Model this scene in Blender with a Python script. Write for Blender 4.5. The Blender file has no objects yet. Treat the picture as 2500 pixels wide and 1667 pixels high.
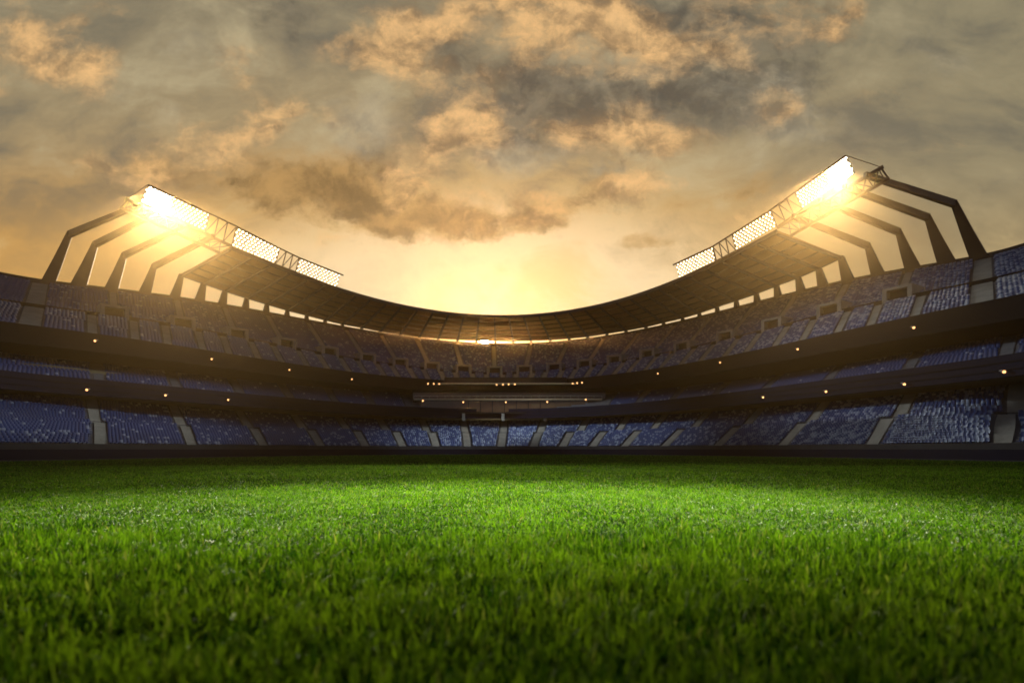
import bpy, math, random
import numpy as np
from mathutils import Vector, Matrix

random.seed(7)
rng = np.random.default_rng(11)
sc = bpy.context.scene
COL = sc.collection

# ------------------------------------------------------------------ survey of the place
# The camera stands at the origin, EYE metres above the turf, looking level along +Y.
FOC = 1382.0          # focal length in units of the 2500 px wide frame
CX, HZ = 1250.0, 1096.0
EYE = 0.89
HAZE = 0.00035
GROUND = -EYE


def P(px, py, Y):
    """point seen in direction (px, py) at distance Y"""
    return Vector(((px - CX) / FOC * Y, Y, (HZ - py) / FOC * Y))


# ------------------------------------------------------------------ helpers
def mat(name, col, rough=0.7, metal=0.0, noise=0.0, nscale=1.0, spec=0.3, bump=0.0):
    m = bpy.data.materials.new(name)
    m.use_nodes = True
    nt = m.node_tree
    b = nt.nodes['Principled BSDF']
    b.inputs['Roughness'].default_value = rough
    b.inputs['Metallic'].default_value = metal
    b.inputs['Specular IOR Level'].default_value = spec
    b.inputs['Base Color'].default_value = (*col, 1)
    if noise > 0:
        tc = nt.nodes.new('ShaderNodeTexCoord')
        n1 = nt.nodes.new('ShaderNodeTexNoise')
        n1.inputs['Scale'].default_value = nscale
        n1.inputs['Detail'].default_value = 8
        n1.inputs['Roughness'].default_value = 0.65
        nt.links.new(tc.outputs['Object'], n1.inputs['Vector'])
        mr = nt.nodes.new('ShaderNodeMapRange')
        mr.inputs['From Min'].default_value = 0.25
        mr.inputs['From Max'].default_value = 0.75
        mr.inputs['To Min'].default_value = 1 - noise
        mr.inputs['To Max'].default_value = 1 + noise
        nt.links.new(n1.outputs['Fac'], mr.inputs['Value'])
        mx = nt.nodes.new('ShaderNodeVectorMath')
        mx.operation = 'SCALE'
        mx.inputs[0].default_value = col
        nt.links.new(mr.outputs['Result'], mx.inputs['Scale'])
        nt.links.new(mx.outputs['Vector'], b.inputs['Base Color'])
        if bump > 0:
            bp = nt.nodes.new('ShaderNodeBump')
            bp.inputs['Strength'].default_value = bump
            nt.links.new(n1.outputs['Fac'], bp.inputs['Height'])
            nt.links.new(bp.outputs['Normal'], b.inputs['Normal'])
    return m


def emit_mat(name, col, strength):
    m = bpy.data.materials.new(name)
    m.use_nodes = True
    nt = m.node_tree
    nt.nodes.clear()
    o = nt.nodes.new('ShaderNodeOutputMaterial')
    e = nt.nodes.new('ShaderNodeEmission')
    e.inputs['Color'].default_value = (*col, 1)
    e.inputs['Strength'].default_value = strength
    nt.links.new(e.outputs[0], o.inputs['Surface'])
    return m


def link(name, me, mats, parent=None):
    o = bpy.data.objects.new(name, me)
    for m in (mats if isinstance(mats, (list, tuple)) else [mats]):
        if me.materials.find(m.name) < 0:
            me.materials.append(m)
    COL.objects.link(o)
    if parent is not None:
        o.parent = parent
        o.matrix_parent_inverse = parent.matrix_world.inverted()
    return o


def tag(o, label=None, cat=None, group=None, kind=None):
    if label:
        o['label'] = label
    if cat:
        o['category'] = cat
    if group:
        o['group'] = group
    if kind:
        o['kind'] = kind
    return o


def empty(name, loc):
    o = bpy.data.objects.new(name, None)
    o.empty_display_size = 0.5
    COL.objects.link(o)
    o.matrix_world = Matrix.Translation(loc)
    return o


class MB:
    def __init__(self):
        self.v, self.f, self.mi = [], [], []

    def quad(self, a, b, c, d, mi=0):
        n = len(self.v)
        self.v += [tuple(a), tuple(b), tuple(c), tuple(d)]
        self.f.append((n, n + 1, n + 2, n + 3))
        self.mi.append(mi)

    def strip(self, A, B, mi=0):
        """surface between two polylines of equal length"""
        n = len(self.v)
        k = len(A)
        self.v += [tuple(p) for p in A] + [tuple(p) for p in B]
        for i in range(k - 1):
            self.f.append((n + i, n + i + 1, n + k + i + 1, n + k + i))
            self.mi.append(mi)

    def rings(self, R, closed=True, cap=True, mi=0):
        """loft through rings (lists of points)"""
        n = len(self.v)
        k = len(R[0])
        for r in R:
            self.v += [tuple(p) for p in r]
        for j in range(len(R) - 1):
            for i in range(k if closed else k - 1):
                i2 = (i + 1) % k
                self.f.append((n + j * k + i, n + j * k + i2, n + (j + 1) * k + i2, n + (j + 1) * k + i))
                self.mi.append(mi)
        if cap:
            self.f.append(tuple(n + i for i in range(k))[::-1])
            self.f.append(tuple(n + (len(R) - 1) * k + i for i in range(k)))
            self.mi += [mi, mi]

    def beam(self, a, b, w, h, up=Vector((0, 0, 1)), w2=None, h2=None, side=None, mi=0):
        a, b = Vector(a), Vector(b)
        d = (b - a).normalized()
        s = Vector(side).normalized() if side is not None else d.cross(up)
        if s.length < 1e-4:
            s = d.cross(Vector((1, 0, 0)))
        s.normalize()
        u = s.cross(d).normalized()
        w2 = w if w2 is None else w2
        h2 = h if h2 is None else h2
        R = []
        for p, ww, hh in ((a, w, h), (b, w2, h2)):
            R.append([p - s * ww / 2 - u * hh / 2, p + s * ww / 2 - u * hh / 2, p + s * ww / 2 + u * hh / 2, p - s * ww / 2 + u * hh / 2])
        self.rings(R, mi=mi)

    def tube(self, pts, r, n=8, mi=0):
        R = []
        pts = [Vector(p) for p in pts]
        for i, p in enumerate(pts):
            d = (pts[min(i + 1, len(pts) - 1)] - pts[max(i - 1, 0)]).normalized()
            s = d.cross(Vector((0, 0, 1)))
            if s.length < 1e-3:
                s = Vector((1, 0, 0))
            s.normalize()
            u = s.cross(d)
            R.append([p + (s * math.cos(t) + u * math.sin(t)) * r for t in [2 * math.pi * q / n for q in range(n)]])
        self.rings(R, mi=mi)

    def sweep(self, poly, prof, tang=None, mi=0, cap=True):
        """sweep a closed 2-D profile (outward, up) along a plan polyline; outward = away from the pitch"""
        R = []
        for i, p in enumerate(poly):
            a, b = poly[max(i - 1, 0)], poly[min(i + 1, len(poly) - 1)]
            t = Vector((b[0] - a[0], b[1] - a[1], 0)).normalized()
            o = Vector((-t.y, t.x, 0))
            R.append([Vector(p) + o * q[0] + Vector((0, 0, q[1])) for q in prof])
        self.rings(R, cap=cap, mi=mi)

    def build(self, name, mats, parent=None, smooth=False):
        me = bpy.data.meshes.new(name)
        me.from_pydata(self.v, [], self.f)
        o = link(name, me, mats, parent)
        if any(self.mi):
            me.polygons.foreach_set('material_index', self.mi)
        if smooth:
            me.shade_smooth()
        me.update()
        return o


def rect_prof(o0, o1, z0, z1):
    return [(o0, z0), (o1, z0), (o1, z1), (o0, z1)]


def ordinal(n):
    w = ['first', 'second', 'third', 'fourth', 'fifth', 'sixth', 'seventh', 'eighth', 'ninth', 'tenth', 'eleventh', 'twelfth',
         'thirteenth', 'fourteenth', 'fifteenth', 'sixteenth', 'seventeenth', 'eighteenth', 'nineteenth', 'twentieth']
    return w[n - 1] if n <= 20 else 'twenty-' + w[n - 21]


# ------------------------------------------------------------------ materials
M = {}
M['concrete'] = mat('aisle_concrete', (0.26, 0.245, 0.20), 0.85, noise=0.25, nscale=0.7)
M['terrace'] = mat('terrace_concrete', (0.11, 0.11, 0.115), 0.9, noise=0.3, nscale=0.4)
M['wallolive'] = mat('rear_wall_render', (0.20, 0.165, 0.085), 0.85, noise=0.35, nscale=0.3)
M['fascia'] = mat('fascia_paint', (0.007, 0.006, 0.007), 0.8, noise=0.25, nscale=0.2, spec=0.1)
M['navy'] = mat('navy_board', (0.004, 0.004, 0.016), 0.7, noise=0.2, nscale=0.5, spec=0.12)
M['kerb'] = mat('dark_kerb_concrete', (0.035, 0.033, 0.032), 0.85, noise=0.3, nscale=0.6)
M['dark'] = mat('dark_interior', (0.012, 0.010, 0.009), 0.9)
M['blue'] = mat('blue_seat_plastic', (0.020, 0.046, 0.150), 0.42, noise=0.3, nscale=0.15, spec=0.45)
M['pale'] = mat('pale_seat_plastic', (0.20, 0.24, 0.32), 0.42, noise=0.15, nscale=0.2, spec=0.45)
M['steel'] = mat('dark_painted_steel', (0.040, 0.030, 0.026), 0.55, noise=0.3, nscale=0.3)
M['truss'] = mat('truss_steel', (0.16, 0.11, 0.075), 0.5, noise=0.25, nscale=0.5)
M['canopy'] = mat('canopy_sheet', (0.22, 0.135, 0.055), 0.8, noise=0.22, nscale=0.12)
M['purlin'] = mat('canopy_purlin', (0.07, 0.050, 0.030), 0.7)
M['glass'] = mat('glow_tinted_box_glass', (0.13, 0.075, 0.032), 0.25, spec=0.6, noise=0.3, nscale=0.3)  # warm reflected glow put into the brown base colour
M['rail'] = mat('pale_rail', (0.42, 0.33, 0.20), 0.4, metal=0.3)
M['housing'] = mat('lamp_housing', (0.25, 0.22, 0.18), 0.5, metal=0.4)
M['flood'] = emit_mat('floodlight_lens', (1.0, 0.80, 0.48), 7.0)
M['floodhot'] = emit_mat('floodlight_lens_hot', (1.0, 0.88, 0.62), 150.0)
M['bulb'] = emit_mat('warm_bulb', (1.0, 0.47, 0.17), 2.8)

# ------------------------------------------------------------------ level curves of the bowl
XS = np.arange(-640, 3241, 10.0)


def fit(pts, deg=7):
    pts = np.array(pts, float)
    pts = pts[np.argsort(pts[:, 0])]
    u = (pts[:, 0] - 1250) / 1250
    c = np.polyfit(u, pts[:, 1], deg)
    lo, hi = max(pts[0, 0], 20), min(pts[-1, 0], 2480)
    d = np.polyder(c)

    def f(x):
        x = np.asarray(x, float)
        xc = np.clip(x, lo, hi)
        uc = (xc - 1250) / 1250
        return np.polyval(c, uc) + np.polyval(d, uc) / 1250 * (x - xc)
    return f


def curve_const(pts, D, deg=7, x0=1215.0):
    """curve of constant height whose far end lies D metres away -> function px -> Vector-array"""
    f = fit(pts, deg)
    Z = (HZ - float(f(x0))) / FOC * D

    def g(x):
        x = np.asarray(x, float)
        Y = FOC * Z / (HZ - f(x))
        return np.stack([(x - CX) / FOC * Y, Y, np.full_like(Y, Z)], -1)
    g.Z = Z
    g.y = f
    return g


foot_pts = [(0, 1126), (150, 1123.5), (300, 1121), (500, 1117), (700, 1113.7), (900, 1110.8), (1250, 1110), (1600, 1111), (1800, 1113.8), (2000, 1117), (2250, 1122), (2500, 1127)]
ffoot = fit(foot_pts, 4)


def C0(x):
    x = np.asarray(x, float)
    Y = FOC * EYE / (ffoot(x) - HZ)
    return np.stack([(x - CX) / FOC * Y, Y, np.full_like(Y, GROUND)], -1)


def C1(x):                                   # front edge of the lower stand, a little behind the boards
    p = C0(x) * 1.03
    p[..., 2] = 0.30
    return p


C1b = curve_const([(0, 1017), (245, 1032.6), (456, 1040), (624, 1045), (870, 1052), (1049, 1056), (1215, 1057), (1400, 1056.5), (1486, 1055), (1567, 1052), (1668, 1048), (1796, 1041.6), (1957, 1032.7), (2155, 1024), (2442, 1010.6)], 103, 5)
C2 = curve_const([(0, 957.6), (233, 974), (413, 985), (591, 1002), (718, 1010), (1025, 1023), (1215, 1025), (1436, 1022), (1600, 1013), (1800, 994), (2016, 978), (2229, 961.7), (2472, 934)], 120, 5)
C3 = curve_const([(0, 910), (236, 933), (430, 950), (591, 965), (706, 975.5), (906, 991), (1022, 997), (1215, 1002), (1453.6, 995.5), (1638, 977.6), (1800, 961), (1864, 953.8), (2016, 934.6), (2212, 907.6), (2462, 873.8)], 110, 6)
C4 = curve_const([(0, 860), (214, 884), (407, 908), (566, 919), (681, 938), (793, 946), (891, 955), (1215, 962), (1584, 953), (1675, 944), (1781, 931), (1903, 914), (2055, 890), (2248, 858), (2471, 818)], 123, 5)
C5 = curve_const([(0, 791.5), (239, 821.4), (422, 849), (569, 871), (698, 890), (805, 904.7), (936, 921), (1013, 928), (1215, 932), (1388, 928), (1453.6, 925.5), (1563.7, 909), (1600, 909), (1697.6, 886), (1807.7, 865), (1941.7, 839), (2100, 811), (2215.7, 782.5), (2384.7, 747), (2500, 726.8)], 114, 6)
rim_pts = [(0, 666.7), (101.4, 677.4), (208.5, 693.9), (285, 705), (365.4, 716.8), (436, 727), (497.5, 736.7), (551, 745), (606.5, 752.8), (656, 760.8), (706, 769), (752, 776.5), (797, 785), (838.8, 793.4), (880, 803), (925, 811.7), (973, 818.8), (1020.5, 825.7), (1068, 830.4), (1114, 834.9), (1182, 837), (1249.7, 838), (1294, 838), (1340.5, 835), (1388, 831.6), (1431, 826.5), (1479, 820.3), (1525, 812.5), (1574, 804), (1617, 793), (1664, 781), (1705, 768.7), (1748, 757), (1794, 747), (1842.6, 736.5), (1892, 724.6), (1947, 712), (1999.7, 700.8), (2059, 688), (2132, 672.3), (2214, 655.9), (2294.5, 638.6), (2375, 620.7), (2500, 596.6)]
C6 = curve_const(rim_pts, 150, 7, 1250)


def C6s(x):                                  # where the seats end, just below the parapet
    p = C6(x) * 0.992
    p[..., 2] = C6.Z - 1.0
    return p


def cmap(pairs, n=3):
    """column map from a front curve to a back curve (px -> px), smoothed, straight outside"""
    a = np.array(pairs, float)
    u = (a[:, 0] - 1250) / 1250
    c = np.polyfit(u, a[:, 1] - a[:, 0], n)
    lo, hi = a[0, 0], a[-1, 0]

    def f(x):
        x = np.asarray(x, float)
        return x + np.polyval(c, (np.clip(x, lo, hi) - 1250) / 1250)
    return f


# aisles of the lower stand: (front, top of the first part, foot of the second part, top)
LA = [(-55, -58, -62, -66), (245, 239, 231, 222), (468, 455, 442, 422), (644, 623, 608, 583), (784, 757, 742, 712.5), (892.6, 868.8, 849, 828.6), (983, 958, 944.6, 919), (1065, 1049, 1043, 1028), (1141, 1137, 1136, 1132), (1223, 1227, 1229, 1233), (1302, 1313, 1319, 1331.5), (1373, 1400, 1416, 1436), (1446, 1484, 1509, 1537), (1523.5, 1565, 1593.5, 1623), (1621.7, 1666, 1693, 1733), (1751, 1794, 1821, 1860), (1910.4, 1955, 1979, 2017.6), (2129.6, 2163, 2195.5, 2222.5), (2449, 2462.5, 2479, 2488), (2800, 2806, 2815, 2818)]
MA = [(-90, -94), (242, 236), (432, 416), (588, 564), (711, 681), (821, 793), (910, 891), (1000, 985), (1478, 1500), (1555, 1584.5), (1638, 1675), (1742, 1781), (1864, 1903), (2016, 2055), (2214, 2248), (2456, 2471), (2780, 2788)]
# vomitory doorways of the upper stand: px, py, lean of the stairs there
VO = [(280, 769, 0.05), (446, 800, 0.21), (580, 827, 0.4), (700, 846.5, 0.5), (803, 863, 0.6), (892.6, 878, 0.66), (974.4, 890.5, 0.58), (1053, 899, 0.42), (1132, 903, 0.2), (1208, 903.5, 0.02), (1280, 903, -0.15), (1354, 898.6, -0.37), (1430, 892.5, -0.6), (1506, 882, -0.76), (1585, 869, -0.8), (1669, 851, -0.77), (1772, 830, -0.72), (1886.6, 803.5, -0.66), (2022, 771.5, -0.46), (2194, 728, -0.36)]


def hit(curve_y, x, y, lean):
    """x where the line through (x, y) with dx/dy = lean meets an image curve"""
    xx = x
    for _ in range(30):
        xx = x + lean * (float(curve_y(xx)) - y)
    return xx


UP = [(70, 99)] + [(hit(C5.y, x, y, s), hit(C6.y, x, y, s)) for x, y, s in VO] + [(2398, 2399)]
UMAP_X5 = np.array([a for a, b in UP])
m56 = cmap(UP, 7)


class Surf:
    """stepped terrace between a front and a back curve; columns are named by the px of the front curve"""

    def __init__(self, F, B, m, rows, x0=-600.0, x1=3200.0, step=8.0, trim=(0.0, 1.0)):
        self.cols = np.arange(x0, x1 + 1, step)
        self.F = F(self.cols)
        self.B = B(m(self.cols))
        self.rows = rows

    def line(self, s, z=None):
        p = self.F + (self.B - self.F) * s
        if z is not None:
            p = p.copy()
            p[:, 2] = z
        return p

    def at(self, col, s):
        p = self.line(s)
        return np.array([np.interp(col, self.cols, p[:, k]) for k in range(3)])

    def tangent(self, col, s):
        p = self.line(s)
        d = np.gradient(p, axis=0)
        t = np.array([np.interp(col, self.cols, d[:, k]) for k in range(3)])
        t[2] = 0
        return t / np.linalg.norm(t)

    def zrow(self, i):
        z0, z1 = self.F[:, 2], self.B[:, 2]
        return z0 + (z1 - z0) * i / self.rows

    def terrace(self, mb):
        n = self.rows
        for i in range(n):
            a, b = self.line(i / n), self.line((i + 1) / n)
            a[:, 2] = self.zrow(i)
            b[:, 2] = self.zrow(i)
            mb.strip(a, b)
            c = b.copy()
            c[:, 2] = self.zrow(i + 1)
            mb.strip(b, c)

    def aisle(self, col, width, name, parent, lift=0.07, s0=0.0, s1=1.0, m=None):
        """a flight of steps up the terrace, two steps to every row"""
        mb = MB()
        n = self.rows * 2
        R = []
        for i in range(int(round(s0 * n)), int(round(s1 * n))):
            t = self.tangent(col, i / n)
            inn = np.array([t[1], -t[0], 0.0])
            a = self.at(col, i / n) + inn * 0.10
            b = self.at(col, (i + 1) / n) + inn * 0.10
            z = (math.floor(i / 2) / self.rows) * (self.B[0, 2] - self.F[0, 2]) + self.F[0, 2] + lift + (i % 2) * (self.B[0, 2] - self.F[0, 2]) / n
            za, zb = a.copy(), b.copy()
            za[2] = z
            zb[2] = z
            if not R:
                z0 = za.copy()
                z0[2] -= 0.3
                R.append((z0 - t * width / 2, z0 + t * width / 2))
            R.append((za - t * width / 2, za + t * width / 2))
            R.append((zb - t * width / 2, zb + t * width / 2))
        for q in range(len(R) - 1):
            mb.quad(R[q][0], R[q][1], R[q + 1][1], R[q + 1][0])
        # side cheeks of the flight
        for e in (0, 1):
            for q in range(len(R) - 1):
                A, B_ = R[q][e], R[q + 1][e]
                A2, B2 = A.copy(), B_.copy()
                A2[2] -= 0.35
                B2[2] -= 0.35
                mb.quad(A, B_, B2, A2)
        return mb.build(name, m or M['concrete'], parent)

    def seats(self, pitch, gaps, rows=None, voids=()):
        """seat spots (x, y, z, facing) along every row, leaving the aisles free; gaps = [(column, half width, first row, last row)]"""
        out = []
        n = self.rows
        for i in (range(n) if rows is None else rows):
            p = self.line((i + 0.62) / n)
            z = self.zrow(i)
            seg = np.hypot(np.diff(p[:, 0]), np.diff(p[:, 1]))
            L = np.concatenate([[0], np.cumsum(seg)])
            cuts = {}
            for col, hw, r0, r1 in gaps:
                if r0 <= i <= r1:
                    cuts[col] = max(hw, cuts.get(col, 0.0))
            ends = [(0.0, 0.0)] + sorted((float(np.interp(col, self.cols, L)), hw) for col, hw in cuts.items()) + [(float(L[-1]), 0.0)]
            q = []
            for (a, ha), (b, hb) in zip(ends[:-1], ends[1:]):          # every block is set out from its own middle
                a, b = a + ha + pitch / 2, b - hb - pitch / 2
                if b > a:
                    k = int((b - a) / pitch) + 1
                    q.append((a + b) / 2 + (np.arange(k) - (k - 1) / 2) * pitch)
            q = np.concatenate(q)
            x, y = np.interp(q, L, p[:, 0]), np.interp(q, L, p[:, 1])
            zz = np.interp(q, L, z)
            t = np.gradient(p, axis=0)
            tx, ty = np.interp(q, L, t[:, 0]), np.interp(q, L, t[:, 1])
            ang = np.arctan2(ty, tx)
            keep = np.ones(len(q), bool)
            cc = np.interp(q, L, self.cols)
            for c0, c1 in voids:
                keep &= ~((cc > c0) & (cc < c1))
            out.append(np.stack([x, y, zz, ang], -1)[keep])
        return np.concatenate(out)


# ------------------------------------------------------------------ the stands
ident = lambda x: np.asarray(x, float)
ALL_SEATS = []                                    # arrays of (x, y, z, angle, scale)

# ---- perimeter boards
boards = MB()
pl = C0(XS)
boards.sweep(pl, rect_prof(0.0, 0.14, 0.0, EYE - 0.03))
bo = boards.build('perimeter_board', M['navy'])
tag(bo, 'long dark navy advertising board running around the grass', 'advertising board')
cap = MB()
cap.sweep(pl, rect_prof(-0.03, 0.17, EYE - 0.03, EYE + 0.01))
cap.build('board_cap', M['kerb'], bo)
kb = MB()
kb.sweep(pl, rect_prof(-0.25, -0.005, 0.0, 0.09))
tag(kb.build('kerb', M['kerb']), 'dark low kerb between the grass and the navy boards', 'kerb', kind='structure')

# ---- lower stand
lower = empty('lower_stand', P(1250, 1096, 95))
tag(lower, 'lowest tier of the stadium with blue seats and pale stairways behind the navy boards', 'grandstand')


def C1c(x):
    return C1b(x) * 1.02


S1 = Surf(C1, C1b, cmap([(a, b) for a, b, c, d in LA], 5), 12)
S2 = Surf(C1c, C2, cmap([(c, d) for a, b, c, d in LA], 5), 12)
tm = MB()
S1.terrace(tm)
S2.terrace(tm)
front = C1(XS)
fb = front.copy()
fb[:, 2] = GROUND - 0.3
tm.strip(fb, front)
wa, wb = C1b(XS), C1c(XS)
wb2 = wb.copy()
wb2[:, 2] = C1b.Z
tm.strip(wa, wb2)
tm.strip(wb2, wb)
tm.build('terrace', M['terrace'], lower)
fr = MB()
fr.sweep(front, rect_prof(-0.16, -0.01, -0.75, 0.16))
fr.build('front_wall', M['kerb'], lower)
rl = MB()
rl.sweep(wb, rect_prof(-0.05, 0.03, 0.0, 0.14))
rl.build('walkway_kerb', M['kerb'], lower)
for a, b, c, d in LA:
    S1.aisle(a, 1.25, 'stairway', lower)
    S2.aisle(c, 1.25, 'stairway', lower)
# rear wall below the middle tier
bw = MB()
c2 = C2(XS) * 1.004
top = c2.copy()
c2[:, 2] = C2.Z - 0.4
top[:, 2] = C2.Z + 3.4
bw.strip(c2, top)
bw.build('rear_wall', M['wallolive'], lower)
g1 = [(a, 0.85, 0, 99) for a, b, c, d in LA]
g2 = [(c, 0.85, 0, 99) for a, b, c, d in LA]
for S, g in ((S1, g1), (S2, g2)):
    q = S.seats(0.37, g)
    ALL_SEATS.append(np.concatenate([q, np.full((len(q), 1), 0.72)], 1))

# ---- middle stand
middle = empty('middle_stand', P(1250, 1000, 108))
tag(middle, 'shaded middle tier of the stadium between two dark balcony fronts', 'grandstand')
S3 = Surf(C3, C4, cmap(MA, 5), 13)
tm = MB()
S3.terrace(tm)
tm.build('terrace', M['terrace'], middle)
fs = MB()
c3 = C3(XS)
fs.sweep(c3, [(-0.25, -1.55), (0.3, -1.55), (0.3, 0.0), (0.05, 0.0), (0.05, 0.28), (-0.25, 0.28)])
fs.build('balcony_front', M['navy'], middle)
tr = MB()
tr.sweep(c3, rect_prof(-0.31, -0.255, -0.42, -0.30))
tr.sweep(c3, rect_prof(-0.31, -0.255, -1.05, -0.95))
tr.build('balcony_trim', M['fascia'], middle)
sf = MB()
so = C3(XS)
so[:, 2] -= 1.5
k2 = C2(XS) * 1.004
k2[:, 2] = so[:, 2]
sf.strip(so, k2)
sf.build('soffit', M['wallolive'], middle)
for a, b in MA:
    S3.aisle(a, 1.1, 'stairway', middle, m=M['terrace'])
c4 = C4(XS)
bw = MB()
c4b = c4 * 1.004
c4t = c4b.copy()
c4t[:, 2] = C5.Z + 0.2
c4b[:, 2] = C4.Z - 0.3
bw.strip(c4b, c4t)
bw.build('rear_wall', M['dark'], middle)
rb = MB()
c4l = c4.copy()
zb = C5.Z - 1.75
rb.sweep(c4l, [(-0.5, zb - 0.95 - C4.Z), (0.2, zb - 0.95 - C4.Z), (0.2, zb + 0.4 - C4.Z), (-0.5, zb + 0.4 - C4.Z)])
rb.build('rear_beam', M['wallolive'], middle)
# blocks and piers along the rear beam
for k, x in enumerate(np.arange(-300, 2850, 52)):
    if 1010 < x < 1470:
        continue
    p = C4([x])[0]
    t = C4([x + 8])[0] - p
    t = Vector((t[0], t[1], 0)).normalized()
    o = Vector((-t.y, t.x, 0))
    mb = MB()
    big = (k % 3 == 0)
    w = 3.4 if big else 0.7
    zt = zb - 0.95
    hh = 0.62 if big else 0.95
    a = Vector((p[0], p[1], 0)) - t * w / 2 - o * 0.42
    base = [a, a + t * w, a + t * w + o * 0.5, a + o * 0.5]
    mb.rings([[q + Vector((0, 0, zt - hh)) for q in base], [q + Vector((0, 0, zt)) for q in base]])
    mb.build('rear_pier', M['wallolive'], middle)
q = S3.seats(0.42, [(a, 0.75, 0, 99) for a, b in MA], voids=[(1003, 1476)])
ALL_SEATS.append(np.concatenate([q, np.full((len(q), 1), 0.75)], 1))

# ---- upper stand
upper = empty('upper_stand', P(1250, 900, 130))
tag(upper, 'tall upper tier with rows of dark doorways below the roof legs', 'grandstand')
ucols = np.arange(-600, 3201, 8.0)


def sbreak(x):
    u = np.clip(np.abs(np.asarray(x, float) - 1215) / 800.0, 0, 1)
    return 0.17 + 0.19 * u ** 0.8


def CB(x):                                    # walkway line, in columns of the front curve
    x = np.asarray(x, float)
    a, b = C5(x), C6s(m56(x))
    return a + (b - a) * sbreak(x)[..., None]


def CBc(x):
    p = CB(x) * 1.014
    return p


def C6c(x):
    return C6s(m56(x))


class SurfU(Surf):
    def zrow(self, i):
        return self.F[:, 2] + (self.B[:, 2] - self.F[:, 2]) * i / self.rows


S4 = SurfU(C5, CB, ident, 17)
S5 = SurfU(CBc, C6c, ident, 34)
tm = MB()
S4.terrace(tm)
S5.terrace(tm)
wa, wb = CB(ucols), CBc(ucols)
wb2 = wb.copy()
wb2[:, 2] = wa[:, 2]
tm.strip(wa, wb2)
tm.strip(wb2, wb)
tm.build('terrace', M['terrace'], upper)
kb = MB()
kb.sweep(CBc(ucols), rect_prof(-0.06, 0.06, -0.05, 0.55))
kb.build('walkway_wall', M['fascia'], upper)
fs = MB()
c5 = C5(XS)
fs.sweep(c5, [(-0.3, -1.85), (0.35, -1.85), (0.35, 0.0), (0.05, 0.0), (0.05, 0.3), (-0.3, 0.3)])
fs.build('balcony_front', M['fascia'], upper)
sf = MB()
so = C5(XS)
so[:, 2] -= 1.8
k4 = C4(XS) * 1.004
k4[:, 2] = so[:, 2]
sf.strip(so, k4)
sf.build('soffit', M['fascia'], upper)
pr = MB()
c6 = C6(XS)
pr.sweep(c6, [(-0.25, -1.6), (0.35, -1.6), (0.35, 0.0), (-0.25, 0.0)])
pr.build('parapet', M['steel'], upper)
ow = MB()
o1 = C6(XS) * 1.003
o2 = o1.copy()
o1[:, 2] = C6.Z - 0.5
o2[:, 2] = GROUND - 0.5
ow.strip(o1, o2)
ow.build('outer_wall', M['terrace'], upper)

upper_aisles = []
g4, g5 = [], []


def flight(S, col, width, s0=0.0, s1=1.0):
    """stairs on a surface whose rise differs from column to column"""
    mb = MB()
    n = S.rows * 2
    R = []
    zF, zB = S.at(col, 0)[2], S.at(col, 1)[2]
    for i in range(int(round(s0 * n)), int(round(s1 * n))):
        t = S.tangent(col, i / n)
        inn = np.array([t[1], -t[0], 0.0])
        a, b = S.at(col, i / n) + inn * 0.12, S.at(col, (i + 1) / n) + inn * 0.12
        z = zF + (zB - zF) * (math.floor(i / 2) * 2 + (i % 2)) / n + 0.08
        a[2] = b[2] = z
        if not R:
            z0 = a.copy()
            z0[2] -= 0.3
            R.append((z0 - t * width / 2, z0 + t * width / 2))
        R += [(a - t * width / 2, a + t * width / 2), (b - t * width / 2, b + t * width / 2)]
    for q in range(len(R) - 1):
        mb.quad(R[q][0], R[q][1], R[q + 1][1], R[q + 1][0])
    for e in (0, 1):
        for q in range(len(R) - 1):
            A, B_ = R[q][e], R[q + 1][e]
            A2, B2 = A.copy(), B_.copy()
            A2[2] -= 0.4
            B2[2] -= 0.4
            mb.quad(A, B_, B2, A2)
    return mb.build('stairway', M['concrete'], upper)


vcols = list(UMAP_X5[1:-1])
ext = [70.0] + vcols + [2398.0]
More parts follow.
